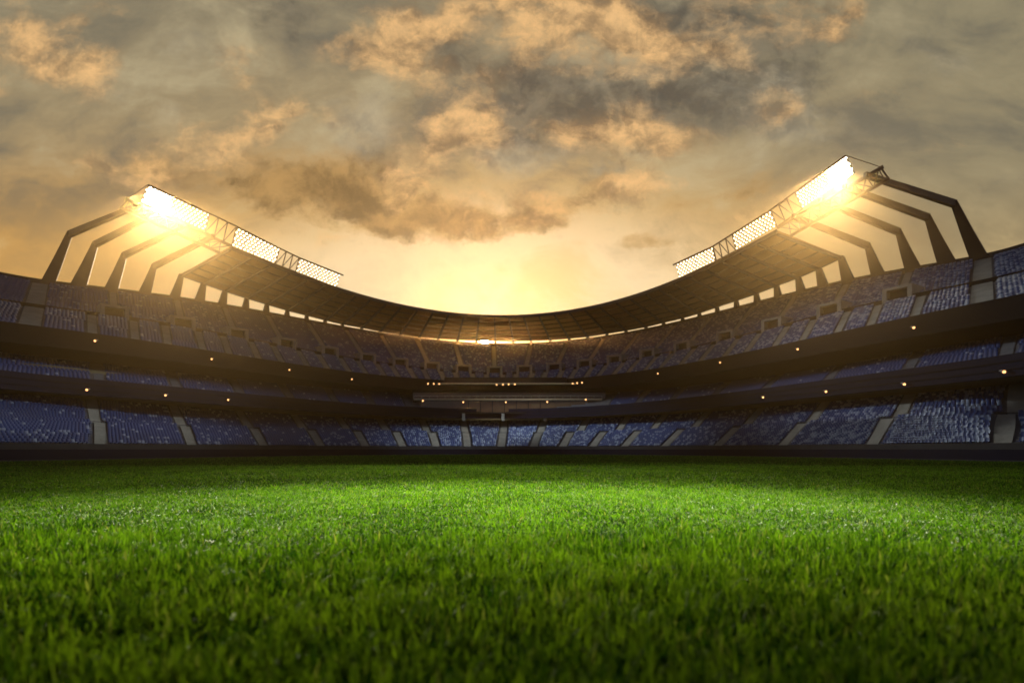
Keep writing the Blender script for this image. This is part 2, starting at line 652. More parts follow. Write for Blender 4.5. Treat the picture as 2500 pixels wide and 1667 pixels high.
# wide full-height stairways beyond the outermost doorways
for col in (70.0, 2398.0):
    flight(S4, col, 1.9)
    flight(S5, col, 1.9)
    g4.append((col, 1.1, 0, 99))
    g5.append((col, 1.1, 0, 99))
for k, col in enumerate(vcols):
    lo = ext[k]
    hi = ext[k + 2]
    for c in (col - 0.27 * (col - lo), col + 0.27 * (hi - col)):
        if (k == 0 and c < col) or (k == len(vcols) - 1 and c > col):
            c = col + (c - col) * 1.0
        flight(S4, c, 0.95)
        g4.append((c, 0.62, 0, 99))
    flight(S5, col, 0.9, s0=5.0 / 34)
    g5.append((col, 0.62, 0, 99))
    g5.append((col, 2.0, 0, 5))
    # the doorway: a pale concrete portal standing on the walkway, with a dark passage
    p = S5.at(col, 0.0)
    t3 = S5.tangent(col, 0.0)
    t = Vector((t3[0], t3[1], 0))
    o = Vector((-t.y, t.x, 0))
    base = Vector(p) - o * 0.35
    base.z = float(S4.at(col, 1.0)[2])
    W, H, fw, dp = 2.35, 1.75, 0.52, 3.2
    mb = MB()
    for sgn in (-1, 1):
        c = base + t * sgn * (W / 2 + fw / 2)
        pts = [c - t * fw / 2, c + t * fw / 2, c + t * fw / 2 + o * dp, c - t * fw / 2 + o * dp]
        mb.rings([[q + Vector((0, 0, -0.25)) for q in pts], [q + Vector((0, 0, H)) for q in pts]])
    c = base
    w2 = W / 2 + fw
    pts = [c - t * w2, c + t * w2, c + t * w2 + o * dp, c - t * w2 + o * dp]
    mb.rings([[q + Vector((0, 0, H + 0.002)) for q in pts], [q + Vector((0, 0, H + 0.34)) for q in pts]])
    po = mb.build('entrance_portal', M['concrete'], upper)
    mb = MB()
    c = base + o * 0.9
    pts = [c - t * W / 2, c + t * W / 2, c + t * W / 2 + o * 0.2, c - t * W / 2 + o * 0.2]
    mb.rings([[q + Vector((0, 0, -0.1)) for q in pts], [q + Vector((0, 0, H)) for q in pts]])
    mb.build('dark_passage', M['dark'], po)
q = S4.seats(0.42, g4)
ALL_SEATS.append(np.concatenate([q, np.full((len(q), 1), 0.8)], 1))
q = S5.seats(0.46, g5)
ALL_SEATS.append(np.concatenate([q, np.full((len(q), 1), 0.85)], 1))


# ------------------------------------------------------------------ seats
def seat_template():
    """tip-up stadium seat: cushion, curved shell back, side bracket; faces -Y, width 0.46"""
    v, f = [], []

    def box(x0, x1, y0, y1, z0, z1, sh=0.0):
        n = len(v)
        for z, dy in ((z0, 0), (z1, sh)):
            v.extend([(x0, y0 + dy, z), (x1, y0 + dy, z), (x1, y1 + dy, z), (x0, y1 + dy, z)])
        f.extend([(n, n + 1, n + 5, n + 4), (n + 1, n + 2, n + 6, n + 5), (n + 2, n + 3, n + 7, n + 6), (n + 3, n, n + 4, n + 7), (n + 4, n + 5, n + 6, n + 7)])
    box(-0.22, 0.22, -0.24, 0.16, 0.36, 0.44)
    box(-0.22, 0.22, 0.14, 0.20, 0.44, 0.78, 0.07)
    box(-0.03, 0.03, -0.02, 0.12, 0.0, 0.36)
    return np.array(v), np.array(f)


TV, TF = seat_template()


def near_template():
    """finer seat used one by one where seats show largest"""
    mb = MB()
    n = 6
    # cushion with rounded front
    prof = [(-0.25, 0.37), (-0.26, 0.40), (-0.24, 0.43), (-0.05, 0.415), (0.15, 0.43), (0.15, 0.37)]
    R = [[Vector((x, y, z - (0.01 if abs(x) > 0.2 else 0))) for y, z in prof] for x in (-0.225, -0.15, 0.0, 0.15, 0.225)]
    mb.rings(R)
    # curved back shell
    R = []
    for z, w in ((0.42, 0.20), (0.55, 0.22), (0.70, 0.225), (0.78, 0.20), (0.81, 0.14)):
        yb = 0.15 + (z - 0.42) * 0.22
        ring = []
        for x in (-w, -w * 0.5, 0, w * 0.5, w):
            ring.append(Vector((x, yb - 0.05 * (x / 0.22) ** 2, z)))
        for x in (w, w * 0.5, 0, -w * 0.5, -w):
            ring.append(Vector((x, yb + 0.035 - 0.05 * (x / 0.22) ** 2, z)))
        R.append(ring)
    mb.rings(R)
    # foot bracket
    mb.beam((0, 0.06, 0.0), (0, 0.0, 0.37), 0.05, 0.14)
    return mb


seats = np.concatenate(ALL_SEATS)
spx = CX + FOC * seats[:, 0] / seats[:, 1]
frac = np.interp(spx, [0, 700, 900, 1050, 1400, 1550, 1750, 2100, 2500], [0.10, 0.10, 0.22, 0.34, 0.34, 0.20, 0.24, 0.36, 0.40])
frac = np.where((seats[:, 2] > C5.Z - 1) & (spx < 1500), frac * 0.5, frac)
frac = np.where((seats[:, 2] > 7.0) & (seats[:, 2] < C5.Z - 1.0), 0.03, frac)      # few pale seats here: the middle tier's shade put into seat colour
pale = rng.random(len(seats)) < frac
px_all = CX + FOC * seats[:, 0] / seats[:, 1]
near = np.where((px_all > 2130) & (px_all < 2510) & (seats[:, 2] < 3.4))[0]
near = near[np.argsort(seats[near, 1])][:300]
mask = np.zeros(len(seats), bool)
mask[near] = True

nb = near_template()
blue_me = pale_me = None
for j, i in enumerate(near):
    x, y, z, a, s = seats[i]
    isp = bool(pale[i])
    if (pale_me if isp else blue_me) is None:
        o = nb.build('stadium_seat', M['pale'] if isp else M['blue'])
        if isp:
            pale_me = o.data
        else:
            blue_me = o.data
    else:
        o = bpy.data.objects.new('stadium_seat', pale_me if isp else blue_me)
        COL.objects.link(o)
    o.matrix_world = Matrix.Translation((x, y, z)) @ Matrix.Rotation(a, 4, 'Z') @ Matrix.Scale(s, 4)
    tag(o, ('pale grey' if isp else 'dark blue') + ' stadium seat in the front rows of the lower stand at the right edge', 'seat',
        ('pale' if isp else 'blue') + ' seats at the near right end of the lower stand')


def scatter_seats(idx, name):
    s = seats[idx]
    c, sn = np.cos(s[:, 3]), np.sin(s[:, 3])
    k = s[:, 4]
    X = TV[None, :, 0] * k[:, None] * 0.98
    Y = TV[None, :, 1] * k[:, None]
    Z = TV[None, :, 2] * k[:, None]
    V = np.stack([s[:, 0:1] + X * c[:, None] - Y * sn[:, None], s[:, 1:2] + X * sn[:, None] + Y * c[:, None], s[:, 2:3] + Z], -1).reshape(-1, 3)
    nv = len(TV)
    F = (TF[None] + (np.arange(len(s)) * nv)[:, None, None]).reshape(-1, 4)
    me = bpy.data.meshes.new(name)
    me.vertices.add(len(V))
    me.vertices.foreach_set('co', V.astype(np.float32).ravel())
    me.loops.add(F.size)
    me.loops.foreach_set('vertex_index', F.ravel().astype(np.int32))
    me.polygons.add(len(F))
    me.polygons.foreach_set('loop_start', np.arange(0, F.size, 4, dtype=np.int32))
    o = link(name, me, [M['blue'], M['pale']])
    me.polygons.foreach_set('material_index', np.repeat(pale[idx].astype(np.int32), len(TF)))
    me.update(calc_edges=True)
    return o


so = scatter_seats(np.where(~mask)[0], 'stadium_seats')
tag(so, 'blue and pale stadium seats filling all three tiers of the bowl', 'seats', kind='stuff')

# ------------------------------------------------------------------ roof frames and canopy
BASE_PX = [115.7, 189.4, 269.7, 351, 423.7, 485, 540.5, 597.8, 648.5, 699.3, 747.8, 793, 835.5, 882.8, 927.7, 976.7, 1023.5, 1070, 1117, 1163, 1209.5, 1253, 1297, 1343.5, 1389.6, 1435, 1482, 1528.6, 1577.5, 1621, 1668, 1709.5, 1752.7, 1800, 1850, 1901.5, 1958, 2012, 2073.5, 2147, 2232, 2314.5, 2393]
BASE_W = dict(zip(BASE_PX, [1.9, 2.3, 2.05, 2.0, 1.8, 1.85, 1.65, 1.4, 1.3, 1.15, 0.95, 0.9, 0.85] + [0.8] * 19 + [0.9, 1.1, 1.3, 1.45, 1.6, 1.75, 1.95, 2.0, 2.2, 2.35, 2.1]))
KNEE = [(171.6, 571), (234, 596), (304, 623), (377, 650), (443, 673), (497.5, 692), (549.5, 710), (602.7, 727), (652, 742), (702, 757), (749, 769), (794, 780.5), (836, 790.5), (883, 799), (928, 808), (976.7, 815.5), (1023.5, 822), (1070, 825.5), (1117, 828.5), (1163, 830.5), (1209.5, 831.5), (1253, 831.5), (1297, 830.7), (1343.5, 829), (1389.6, 825.5), (1435, 820.7), (1482, 813.5), (1528.6, 806), (1577.5, 797), (1620, 786.5), (1666, 775.5), (1706.5, 763.5), (1750, 748.5), (1797, 733), (1846, 716), (1895, 697), (1948, 677), (1998, 655), (2053, 629.5), (2118, 600.4), (2192.4, 565.6), (2263.5, 530.7), (2329, 497.5)]
# plan lines of the two lighting trusses (x, y), straight
LT0, LT1 = np.array([-57.2, 84.5]), np.array([-46.7, 93.8])
RT0, RT1 = np.array([46.8, 75.0]), np.array([39.2, 83.5])


def on_truss(px, side):
    a, b = (LT0, LT1) if side < 0 else (RT0, RT1)
    t = (px - CX) / FOC
    d = b - a
    k = (t * a[1] - a[0]) / (d[0] - t * d[1])
    return float((a + d * k)[1])


inner_pts = [(562.5, 606.5), (704, 665), (825.6, 705), (912, 733), (974, 748.5), (1048, 760.8), (1132, 770), (1215, 773), (1287, 771.5), (1364, 765), (1444.6, 752.7), (1519, 736), (1590, 711), (1662, 681.5), (1791, 625), (1898, 567)]
fin = fit(inner_pts, 7)
in_depth_x = [562, 640, 704, 765, 825, 912, 1000, 1100, 1190, 1300, 1400, 1500, 1600, 1660, 1730, 1791, 1850, 1898]
in_depth_y = [93.8, 97.0, 100.0, 103.6, 108.0, 116, 122.5, 127.5, 129, 127.5, 123, 115.5, 104.5, 98.0, 93.0, 89.5, 86.0, 83.5]
cdep = np.polyfit((np.array(in_depth_x) - 1250) / 1250, in_depth_y, 7)


def inner(px):
    Y = float(np.polyval(cdep, (px - 1250) / 1250))
    return P(px, float(fin(px)), Y)


in_map = cmap([(443, 562), (602, 706), (793, 862), (928, 984), (1023, 1060), (1117, 1131), (1163, 1167), (1209, 1206), (1297, 1277), (1389, 1352), (1528, 1470), (1668, 1580), (1797, 1682), (1900, 1768), (2053, 1898)], 5)
ARM_END = {0: 341, 1: 384, 2: 455, 3: 517, 39: 1941, 40: 2008, 41: 2066, 42: 2118}
chord = {-1: lambda x: 490 + (x - 317.6) * (601 - 490) / (566 - 317.6), 1: lambda x: 407 + (2157 - x) * (537 - 407) / (2157 - 1929.0)}

knees, inners = [], []
for i, (bx, (kx, ky)) in enumerate(zip(BASE_PX, KNEE)):
    b = Vector(C6([bx])[0])
    Yk = b.y + (0.3 if 4 <= i <= 38 else 0.0)
    k = P(kx, ky, Yk)
    if i in ARM_END:
        side = -1 if i < 10 else 1
        ex = ARM_END[i]
        e = P(ex, chord[side](ex), on_truss(ex, side))
    else:
        e = inner(float(in_map(kx)))
    knees.append(k)
    inners.append(e)
    b2 = Vector(C6([bx + 6])[0])
    tdir = (b2 - b)
    tdir.z = 0
    tdir.normalize()
    fr = empty('roof_frame', b)
    nleft, nright = i + 1, 43 - i
    if i < 4:
        lab = f'bare dark roof frame left of the canopy, {ordinal(i + 1)} from the left, reaching to the lighting truss'
    elif i > 38:
        lab = f'bare dark roof frame right of the canopy, {ordinal(43 - i)} from the right, reaching to the lighting truss'
    elif i <= 19:
        lab = f'tapered roof leg under the canopy, {ordinal(i - 3)} counted from the canopy\'s left corner'
    else:
        lab = f'tapered roof leg under the canopy, {ordinal(39 - i)} counted from the canopy\'s right corner'
    tag(fr, lab, 'roof frame', 'steel frames carrying the stadium roof')
    w0 = BASE_W[bx]
    wk = 0.85 if i in ARM_END or i in (4, 38) else max(0.38, w0 * 0.45)
    base = b - Vector((0, 0, 0.7))
    mb = MB()
    # leg: wide foot, narrow knee, with a flange plate at the foot
    mid = base + (k - base) * 0.55
    R = []
    hd = (k - b)
    hd.z = 0
    out = Vector((-tdir.y, tdir.x, 0))
    for p, w, d in ((base, w0, 0.9), (base + (k - base) * 0.5, (w0 + wk) * 0.5, 0.75), (k + Vector((0, 0, 0.25)), wk, 0.6)):
        R.append([p - tdir * w / 2 - out * d / 2, p + tdir * w / 2 - out * d / 2, p + tdir * w / 2 + out * d / 2, p - tdir * w / 2 + out * d / 2])
    mb.rings(R)
    mb.build('leg', M['steel'], fr)
    mb = MB()
    if i in ARM_END:
        ax = (e - k).normalized()
        mb.beam(k - ax * 0.25, e + ax * 0.5, 0.62, 0.98, w2=0.45, h2=0.7)
    else:
        dn = Vector((0, 0, -0.28))
        mb.beam(k + dn * 0.2, e + dn, 0.45, 0.55, w2=0.3, h2=0.3)
    mb.build('arm', M['steel'], fr)

# canopy sheet between the frames
cn = empty('roof_canopy', (knees[21] + inners[21]) / 2)
tag(cn, 'curved sheet roof over the far upper tier, seen from below', 'roof')


def crv(pts, sub=4):
    """Catmull-Rom through points"""
    out = []
    n = len(pts)
    for i in range(n - 1):
        p0, p1, p2, p3 = pts[max(i - 1, 0)], pts[i], pts[i + 1], pts[min(i + 2, n - 1)]
        for j in range(sub):
            t = j / sub
            out.append(0.5 * ((2 * p1) + (p2 - p0) * t + (2 * p0 - 5 * p1 + 4 * p2 - p3) * t * t + (3 * p1 - p0 - 3 * p2 + p3) * t ** 3))
    out.append(pts[-1])
    return out


Ko = crv(knees[4:39])
Ki = crv(inners[4:39])
mb = MB()
NR = 6
for r in range(NR):
    A = [o + (i_ - o) * (r / NR) for o, i_ in zip(Ko, Ki)]
    B = [o + (i_ - o) * ((r + 1) / NR) for o, i_ in zip(Ko, Ki)]
    mb.strip(A, B)
    up = Vector((0, 0, 0.32))
    mb.strip([p + up for p in B], [p + up for p in A])
up = Vector((0, 0, 0.32))
mb.strip([p + up for p in Ko], Ko)
mb.strip(Ki, [p + up for p in Ki])
for j in (0, -1):
    mb.quad(Ko[j], Ki[j], Ki[j] + up, Ko[j] + up)
mb.build('roof_sheet', M['canopy'], cn)
for r in range(1, NR):
    mb = MB()
    line = [o + (i_ - o) * (r / NR) - Vector((0, 0, 0.13)) for o, i_ in zip(Ko, Ki)]
    mb.sweep(line, rect_prof(-0.11, 0.11, -0.10, 0.12))
    mb.build('purlin', M['purlin'], cn)
mb = MB()
mb.sweep([p for p in Ki], rect_prof(-0.28, 0.0, -0.22, 0.42))
mb.build('edge_beam', M['steel'], cn)
mb = MB()
mb.sweep([p for p in Ko], rect_prof(0.0, 0.25, -0.12, 0.42))
mb.build('gutter', M['steel'], cn)


# ------------------------------------------------------------------ lighting trusses and floodlight panels
def truss(side):
    nm = 'left' if side < 0 else 'right'
    if side < 0:
        up_px = [(317.6 - 12, 490 - 5), (566, 601)]
        lo_px = [(292, 506), (537, 618)]
    else:
        up_px = [(2157, 407), (1929, 537), (1898, 556)]
        lo_px = [(2172, 435), (1929, 577)]
    T = empty('lighting_truss', P(*lo_px[0], on_truss(lo_px[0][0], side)))
    tag(T, f'open lattice steel truss on the {nm}, holding floodlights beyond the canopy corner', 'truss')
    ua, ub = P(*up_px[0], on_truss(up_px[0][0], side)), P(*up_px[-1], on_truss(up_px[-1][0], side))
    la, lb = P(*lo_px[0], on_truss(lo_px[0][0], side) + 1.3), P(*lo_px[-1], on_truss(lo_px[-1][0], side) + 1.3)
    mb = MB()
    mb.tube([ua, ub], 0.27)
    mb.build('upper_chord', M['truss'], T)
    mb = MB()
    mb.tube([la, lb], 0.25)
    mb.build('lower_chord', M['truss'], T)
    n = 9
    mb = MB()
    for j in range(n):
        a0, a1 = ua.lerp(ub, 0.04 + 0.95 * j / n), ua.lerp(ub, 0.04 + 0.95 * (j + 1) / n)
        b0, b1 = la.lerp(lb, 0.04 + 0.95 * j / n), la.lerp(lb, 0.04 + 0.95 * (j + 1) / n)
        mb.tube([a0, b1], 0.085, 6)
        mb.tube([b0, a1], 0.085, 6)
        mb.tube([a0, b0], 0.075, 6)
    mb.build('lattice', M['truss'], T)
    # the light gantry standing on the truss: top rail, posts and zigzag braces between the panels
    if side < 0:
        rail = [(361.6, 451), (511, 521), (578, 553), (683, 606.5), (731, 629.5), (838, 672)]
        foot = [(346, 494), (501, 566), (566, 602), (671.6, 645), (723, 664), (823, 703)]
    else:
        rail = [(2065, 380), (1940.6, 470), (1881, 513), (1787.5, 572), (1739.7, 602), (1643, 647)]
        foot = [(2086, 425), (1959.7, 510), (1896.6, 554), (1797, 612), (1747, 638), (1657.4, 680)]
    top = [P(x, y, on_truss(f[0], side)) for (x, y), f in zip(rail, foot)]
    bot = [P(x, y, on_truss(x, side)) for x, y in foot]
    mb = MB()
    mb.tube(top, 0.13)
    mb.build('top_rail', M['truss'], T)
    for j in (1, 3):
        mb = MB()
        t0, t1, b0, b1 = top[j], top[j + 1], bot[j], bot[j + 1]
        n = 3
        for q in range(n):
            mb.tube([b0.lerp(b1, q / n), t0.lerp(t1, (q + 1) / n)], 0.075, 6)
            mb.tube([b0.lerp(b1, (q + 1) / n), t0.lerp(t1, (q + 1) / n)], 0.085, 6)
        mb.tube([b0, t0], 0.085, 6)
        mb.tube([b0, b1], 0.12, 6)
        mb.build('brace', M['truss'], T)
    mb = MB()
    w0 = top[0]
    mb.tube([w0, ua.lerp(ub, 0.02) + Vector((0, 0, 0.1))], 0.05, 6)
    mb.tube([ua.lerp(ub, 0.02), la.lerp(lb, 0.01)], 0.12, 6)
    mb.build('stay', M['truss'], T)
    return top, bot


lamp_proto = {}


def make_lamp(hot):
    """round floodlight: cone housing, bezel and lens; faces -Y, radius 1"""
    mb = MB()
    n = 14
    ring = lambda r, y: [Vector((r * math.cos(2 * math.pi * q / n), y, r * math.sin(2 * math.pi * q / n))) for q in range(n)]
    mb.rings([ring(0.45, 0.85), ring(0.8, 0.5), ring(1.0, 0.08), ring(1.0, -0.06), ring(0.9, -0.06), ring(0.88, 0.0)], cap=False)
    k = len(mb.v)
    mb.v += [tuple(p) for p in ring(0.88, 0.0)]
    mb.f.append(tuple(range(k, k + n)))
    mb.mi.append(1)
    k = len(mb.v)
    mb.v += [tuple(p) for p in ring(0.45, 0.85)]
    mb.f.append(tuple(range(k, k + n))[::-1])
    mb.mi.append(0)
    return mb


LAMPS = make_lamp(False)


def flood_panel(tl, tr, br, bl, cols, rows, label, hot):
    root = empty('floodlight_panel', bl.lerp(br, 0.5))
    tag(root, label, 'floodlights', 'floodlight panels on the roof trusses')
    cen = (tl + tr + br + bl) / 4
    ex = (br - bl).normalized()
    uz = ((tl - bl) + (tr - br)).normalized()
    nrm = ex.cross(uz).normalized()              # faces the pitch (towards -Y)
    if nrm.y > 0:
        nrm = -nrm
    mb = MB()
    for r in range(rows + 1):
        a, b = bl.lerp(tl, r / rows), br.lerp(tr, r / rows)
        mb.beam(a - nrm * 0.24, b - nrm * 0.24, 0.07, 0.07)
    for q in (0.0, 0.25, 0.5, 0.75, 1.0):
        mb.beam(bl.lerp(br, q) - nrm * 0.30, tl.lerp(tr, q) - nrm * 0.30, 0.09, 0.09, up=nrm)
    mb.build('frame', M['housing'], root)
    w = (br - bl).length / cols
    h = (tl - bl).length / rows
    rad = min(w, h) * 0.34
    aim = (nrm + Vector((0, 0, -0.35))).normalized()
    yq = aim.to_track_quat('-Y', 'Z')
    for c in range(cols):
        for r in range(rows):
            s = (c + 0.5 + (0.22 if r % 2 else -0.22)) / cols
            t = (r + 0.5) / rows
            p = (bl.lerp(br, s)).lerp(tl.lerp(tr, s), t)
            key = hot and (c < 6 if hot < 0 else c >= cols - 6)
            if key not in lamp_proto:
                o = LAMPS.build('lamp', [M['housing'], M['floodhot' if key else 'flood']])
                lamp_proto[key] = o.data
            else:
                o = bpy.data.objects.new('lamp', lamp_proto[key])
                COL.objects.link(o)
            o.parent = root
            o.matrix_parent_inverse = root.matrix_world.inverted()
            o.matrix_world = Matrix.Translation(p) @ yq.to_matrix().to_4x4() @ Matrix.Scale(rad, 4)
    return cen, nrm


flood_spots = []
for side in (-1, 1):
    top, bot = truss(side)
    nm = 'left' if side < 0 else 'right'
    for j, (cols, rows, desc) in enumerate(((16, 6, 'long outermost floodlight panel'), (12, 6, 'middle floodlight panel'), (12, 6, 'short innermost floodlight panel'))):
        t0, t1, b0, b1 = top[2 * j], top[2 * j + 1], bot[2 * j], bot[2 * j + 1]
        if j == 2:
            t1 = t0.lerp(t1, 0.93)
        up = Vector((0, 0, 0.12))
        if side < 0:
            cen, nrm = flood_panel(t0 - up, t1 - up, b1 + up, b0 + up, cols, rows, f'{desc} of glowing lamps on the {nm} truss', side if j == 0 else 0)
        else:
            cen, nrm = flood_panel(t1 - up, t0 - up, b0 + up, b1 + up, cols, rows, f'{desc} of glowing lamps on the {nm} truss', side if j == 0 else 0)
        flood_spots.append((cen, nrm, side, j, (t0 + b0) / 2))

# ------------------------------------------------------------------ hospitality box at the far end of the middle tier
bx = empty('hospitality_box', P(1210, 1020, 109))
tag(bx, 'two storey glazed hospitality box at the middle of the far end', 'hospitality box')


def arc_pts(x0, x1, y_of, Y, n=25):
    return [P(x, y_of(x), Y) for x in np.linspace(x0, x1, n)]


def box_slab(x0, x1, yt, yb, Y, dep, name, m, bow=5.0, parent=None):
    mb = MB()
    f = lambda x: -bow * (1 - ((x - (x0 + x1) / 2) / ((x1 - x0) / 2)) ** 2)
    a = [P(x, yb, Y - f(x) * 0.35) for x in np.linspace(x0, x1, 25)]
    h = (yb - yt) / FOC * Y
    mb.sweep(a, [(0, 0), (dep, 0), (dep, h), (0, h)])
    return mb.build(name, m, parent or bx), a


box_slab(1086, 1382, 921, 934, 107.5, 2.0, 'roof_slab', M['fascia'], 3)
box_slab(1068, 1406, 934.5, 937, 107.2, 1.2, 'roof_edge', M['rail'], 3)
box_slab(1010, 1474, 938, 952, 109, 2.5, 'upper_fascia', M['fascia'], 4)
box_slab(1008, 1478, 958, 972, 109.6, 0.4, 'upper_glazing', M['glass'], 4)
box_slab(1006, 1478, 953, 957, 108.8, 3.0, 'balcony_slab', M['fascia'], 4)
sl, arc = box_slab(1010, 1470, 972.6, 976.5, 107.6, 2.4, 'balcony_floor', M['rail'], 4)
gl, _ = box_slab(1027, 1436, 978, 1006, 108.2, 0.4, 'front_glazing', M['glass'], 4)
box_slab(1022, 1440, 1006.5, 1009, 107.6, 0.8, 'lower_sill', M['dark'], 4)
box_slab(1028, 1436, 1009.5, 1025, 108.4, 0.5, 'base_wall', M['wallolive'], 4)
mb = MB()
for x in np.linspace(1027, 1436, 15):
    mb.beam(P(x, 1006, 108.15 + 1.2), P(x, 978, 108.15 + 1.2), 0.12, 0.12, up=Vector((0, 1, 0)))
mb.build('mullion', M['fascia'], gl)
mb = MB()
for p in arc[::1]:
    mb.beam(p + Vector((0, 0.1, 0.28)), p + Vector((0, 0.1, 0.78)), 0.05, 0.05, up=Vector((0, 1, 0)))
mb.sweep([p + Vector((0, 0.1, 0.78)) for p in arc], rect_prof(-0.04, 0.04, 0, 0.07))
mb.build('balustrade', M['rail'], bx)
for x in (1012, 1472):
    mb = MB()
    mb.beam(P(x, 1024, 110.6), P(x, 938, 110.6), 0.5, 0.5, up=Vector((0, 1, 0)))
    mb.build('end_pier', M['fascia'], bx)
for x in (1132, 1228, 1331, 1436):
    mb = MB()
    mb.beam(P(x, 1027, 108.3), P(x, 1009, 108.3), 0.55, 0.5, up=Vector((0, 1, 0)))
    mb.build('base_pillar', M['concrete'], bx)

# ------------------------------------------------------------------ small lamps on the balcony fronts
def small_lamp(px, py, Y, label, group, r=0.12):
    c = P(px, py, Y)
    mb = MB()
    mb.beam(c + Vector((0, 0.32, 0.14)), c + Vector((0, 0.02, 0.14)), 0.30, 0.10)
    mb.tube([c + Vector((0, 0.22, 0.09)), c + Vector((0, 0.10, -0.02))], r * 0.8, 10)
    root = mb.build('spot_lamp', M['housing'])
    tag(root, label, 'lamp', group)
    mb = MB()
    n = 10
    R = []
    for j in range(1, 6):
        t = math.pi * j / 6
        R.append([c + Vector((r * math.sin(t) * math.cos(2 * math.pi * q / n), r * math.sin(t) * math.sin(2 * math.pi * q / n), r * math.cos(t))) for q in range(n)])
    mb.rings(R)
    mb.build('bulb', M['bulb'], root, smooth=True)


def front_depth(C, px, off):
    return float(C([px])[0][1]) - off


for k, (x, y) in enumerate([(231.7, 832), (516.7, 876.5), (706.5, 903), (859, 925.5)]):
    small_lamp(x, y, front_depth(C5, x, 0.75), f'small warm lamp under the upper balcony on the left, {ordinal(k + 1)} from the left edge', 'lamps along the upper balcony front')
for k, (x, y) in enumerate([(2231, 800), (1947.6, 852.6), (1758, 885), (1606, 912)]):
    small_lamp(x, y, front_depth(C5, x, 0.75), f'small warm lamp under the upper balcony on the right, {ordinal(k + 1)} from the right edge', 'lamps along the upper balcony front')
for k, (x, y) in enumerate([(211.8, 951.5), (404, 964.7), (557, 976)]):
    small_lamp(x, y, front_depth(C3, x, 0.7), f'small warm lamp on the lower balcony on the left, {ordinal(k + 1)} from the left edge', 'lamps along the lower balcony front')
for k, (x, y) in enumerate([(2451.7, 907.6), (2208, 938), (2016.7, 956), (1863, 970)]):
    small_lamp(x, y, front_depth(C3, x, 0.7), f'small warm lamp on the lower balcony on the right, {ordinal(k + 1)} from the right edge', 'lamps along the lower balcony front')
for nm, xs in (('left', [(1045, 936.7), (1059, 936.7), (1072.6, 937)]), ('middle', [(1212.5, 939), (1228, 938.7), (1242, 938), (1257, 938)]), ('right', [(1398, 936), (1409, 935), (1421, 934)])):
    for k, (x, y) in enumerate(xs):
        small_lamp(x, y, 105.6, f'tiny lamp on the hospitality box roof, {ordinal(k + 1)} in the {nm} row', 'lamps along the hospitality box roof', 0.14)
for k, (x, y) in enumerate([(1032.5, 978), (1131, 981.5), (1235, 981.5), (1336, 981), (1430, 975)]):
    small_lamp(x, y, 105.4, f'warm lamp under the hospitality box balcony rail, {ordinal(k + 1)} from the left', 'lamps under the hospitality box balcony', 0.15)

# ------------------------------------------------------------------ ground and grass
g = MB()
g.quad((-420, -160, GROUND - 0.02), (420, -160, GROUND - 0.02), (420, 520, GROUND - 0.02), (-420, 520, GROUND - 0.02))
tag(g.build('ground', mat('soil', (0.05, 0.045, 0.035), 0.95, noise=0.4, nscale=0.3)), 'dark flat ground around and under the stadium', 'ground', kind='structure')

turf = bpy.data.materials.new('turf_soil')
turf.use_nodes = True
nt = turf.node_tree
b = nt.nodes['Principled BSDF']
b.inputs['Roughness'].default_value = 1.0
b.inputs['Specular IOR Level'].default_value = 0.0
tc = nt.nodes.new('ShaderNodeTexCoord')
n1 = nt.nodes.new('ShaderNodeTexNoise')
n1.inputs['Scale'].default_value = 9.0
n1.inputs['Detail'].default_value = 10
n1.inputs['Roughness'].default_value = 0.75
nt.links.new(tc.outputs['Object'], n1.inputs['Vector'])
cr = nt.nodes.new('ShaderNodeValToRGB')
cr.color_ramp.elements[0].position = 0.36
cr.color_ramp.elements[0].color = (0.004, 0.010, 0.002, 1)
cr.color_ramp.elements[1].position = 0.66
cr.color_ramp.elements[1].color = (0.022, 0.060, 0.005, 1)
nt.links.new(n1.outputs['Fac'], cr.inputs['Fac'])
nt.links.new(cr.outputs['Color'], b.inputs['Base Color'])
pm = MB()
pp = C0(XS)
ring = [Vector((p[0], p[1], GROUND)) for p in pp]
mbp = MB()
back = [Vector((p.x, -60, GROUND)) for p in ring]
mbp.strip(back, ring)
tag(mbp.build('pitch', turf), 'flat green pitch soil under the grass', 'pitch', kind='structure')


def vnoise(x, y, seed=0):
    """smooth value noise in plan, 0..1"""
    r = np.random.default_rng(seed)
    G = r.random((256, 256))
    xi, yi = np.floor(x).astype(int), np.floor(y).astype(int)
    fx, fy = x - xi, y - yi
    fx, fy = fx * fx * (3 - 2 * fx), fy * fy * (3 - 2 * fy)
    a, b_, c, d = G[xi % 256, yi % 256], G[(xi + 1) % 256, yi % 256], G[xi % 256, (yi + 1) % 256], G[(xi + 1) % 256, (yi + 1) % 256]
    return (a * (1 - fx) + b_ * fx) * (1 - fy) + (c * (1 - fx) + d * fx) * fy


def blades(n, y0, y1, power=1.0):
    """random spots in the wedge in front of the camera, denser towards the near end"""
    u = rng.random(n)
    Y = y0 + (y1 - y0) * u ** (1 / power)
    X = (rng.random(n) * 2 - 1) * (np.maximum(Y, 0) * 0.95 + 5.0)
    return X, Y


parts = []


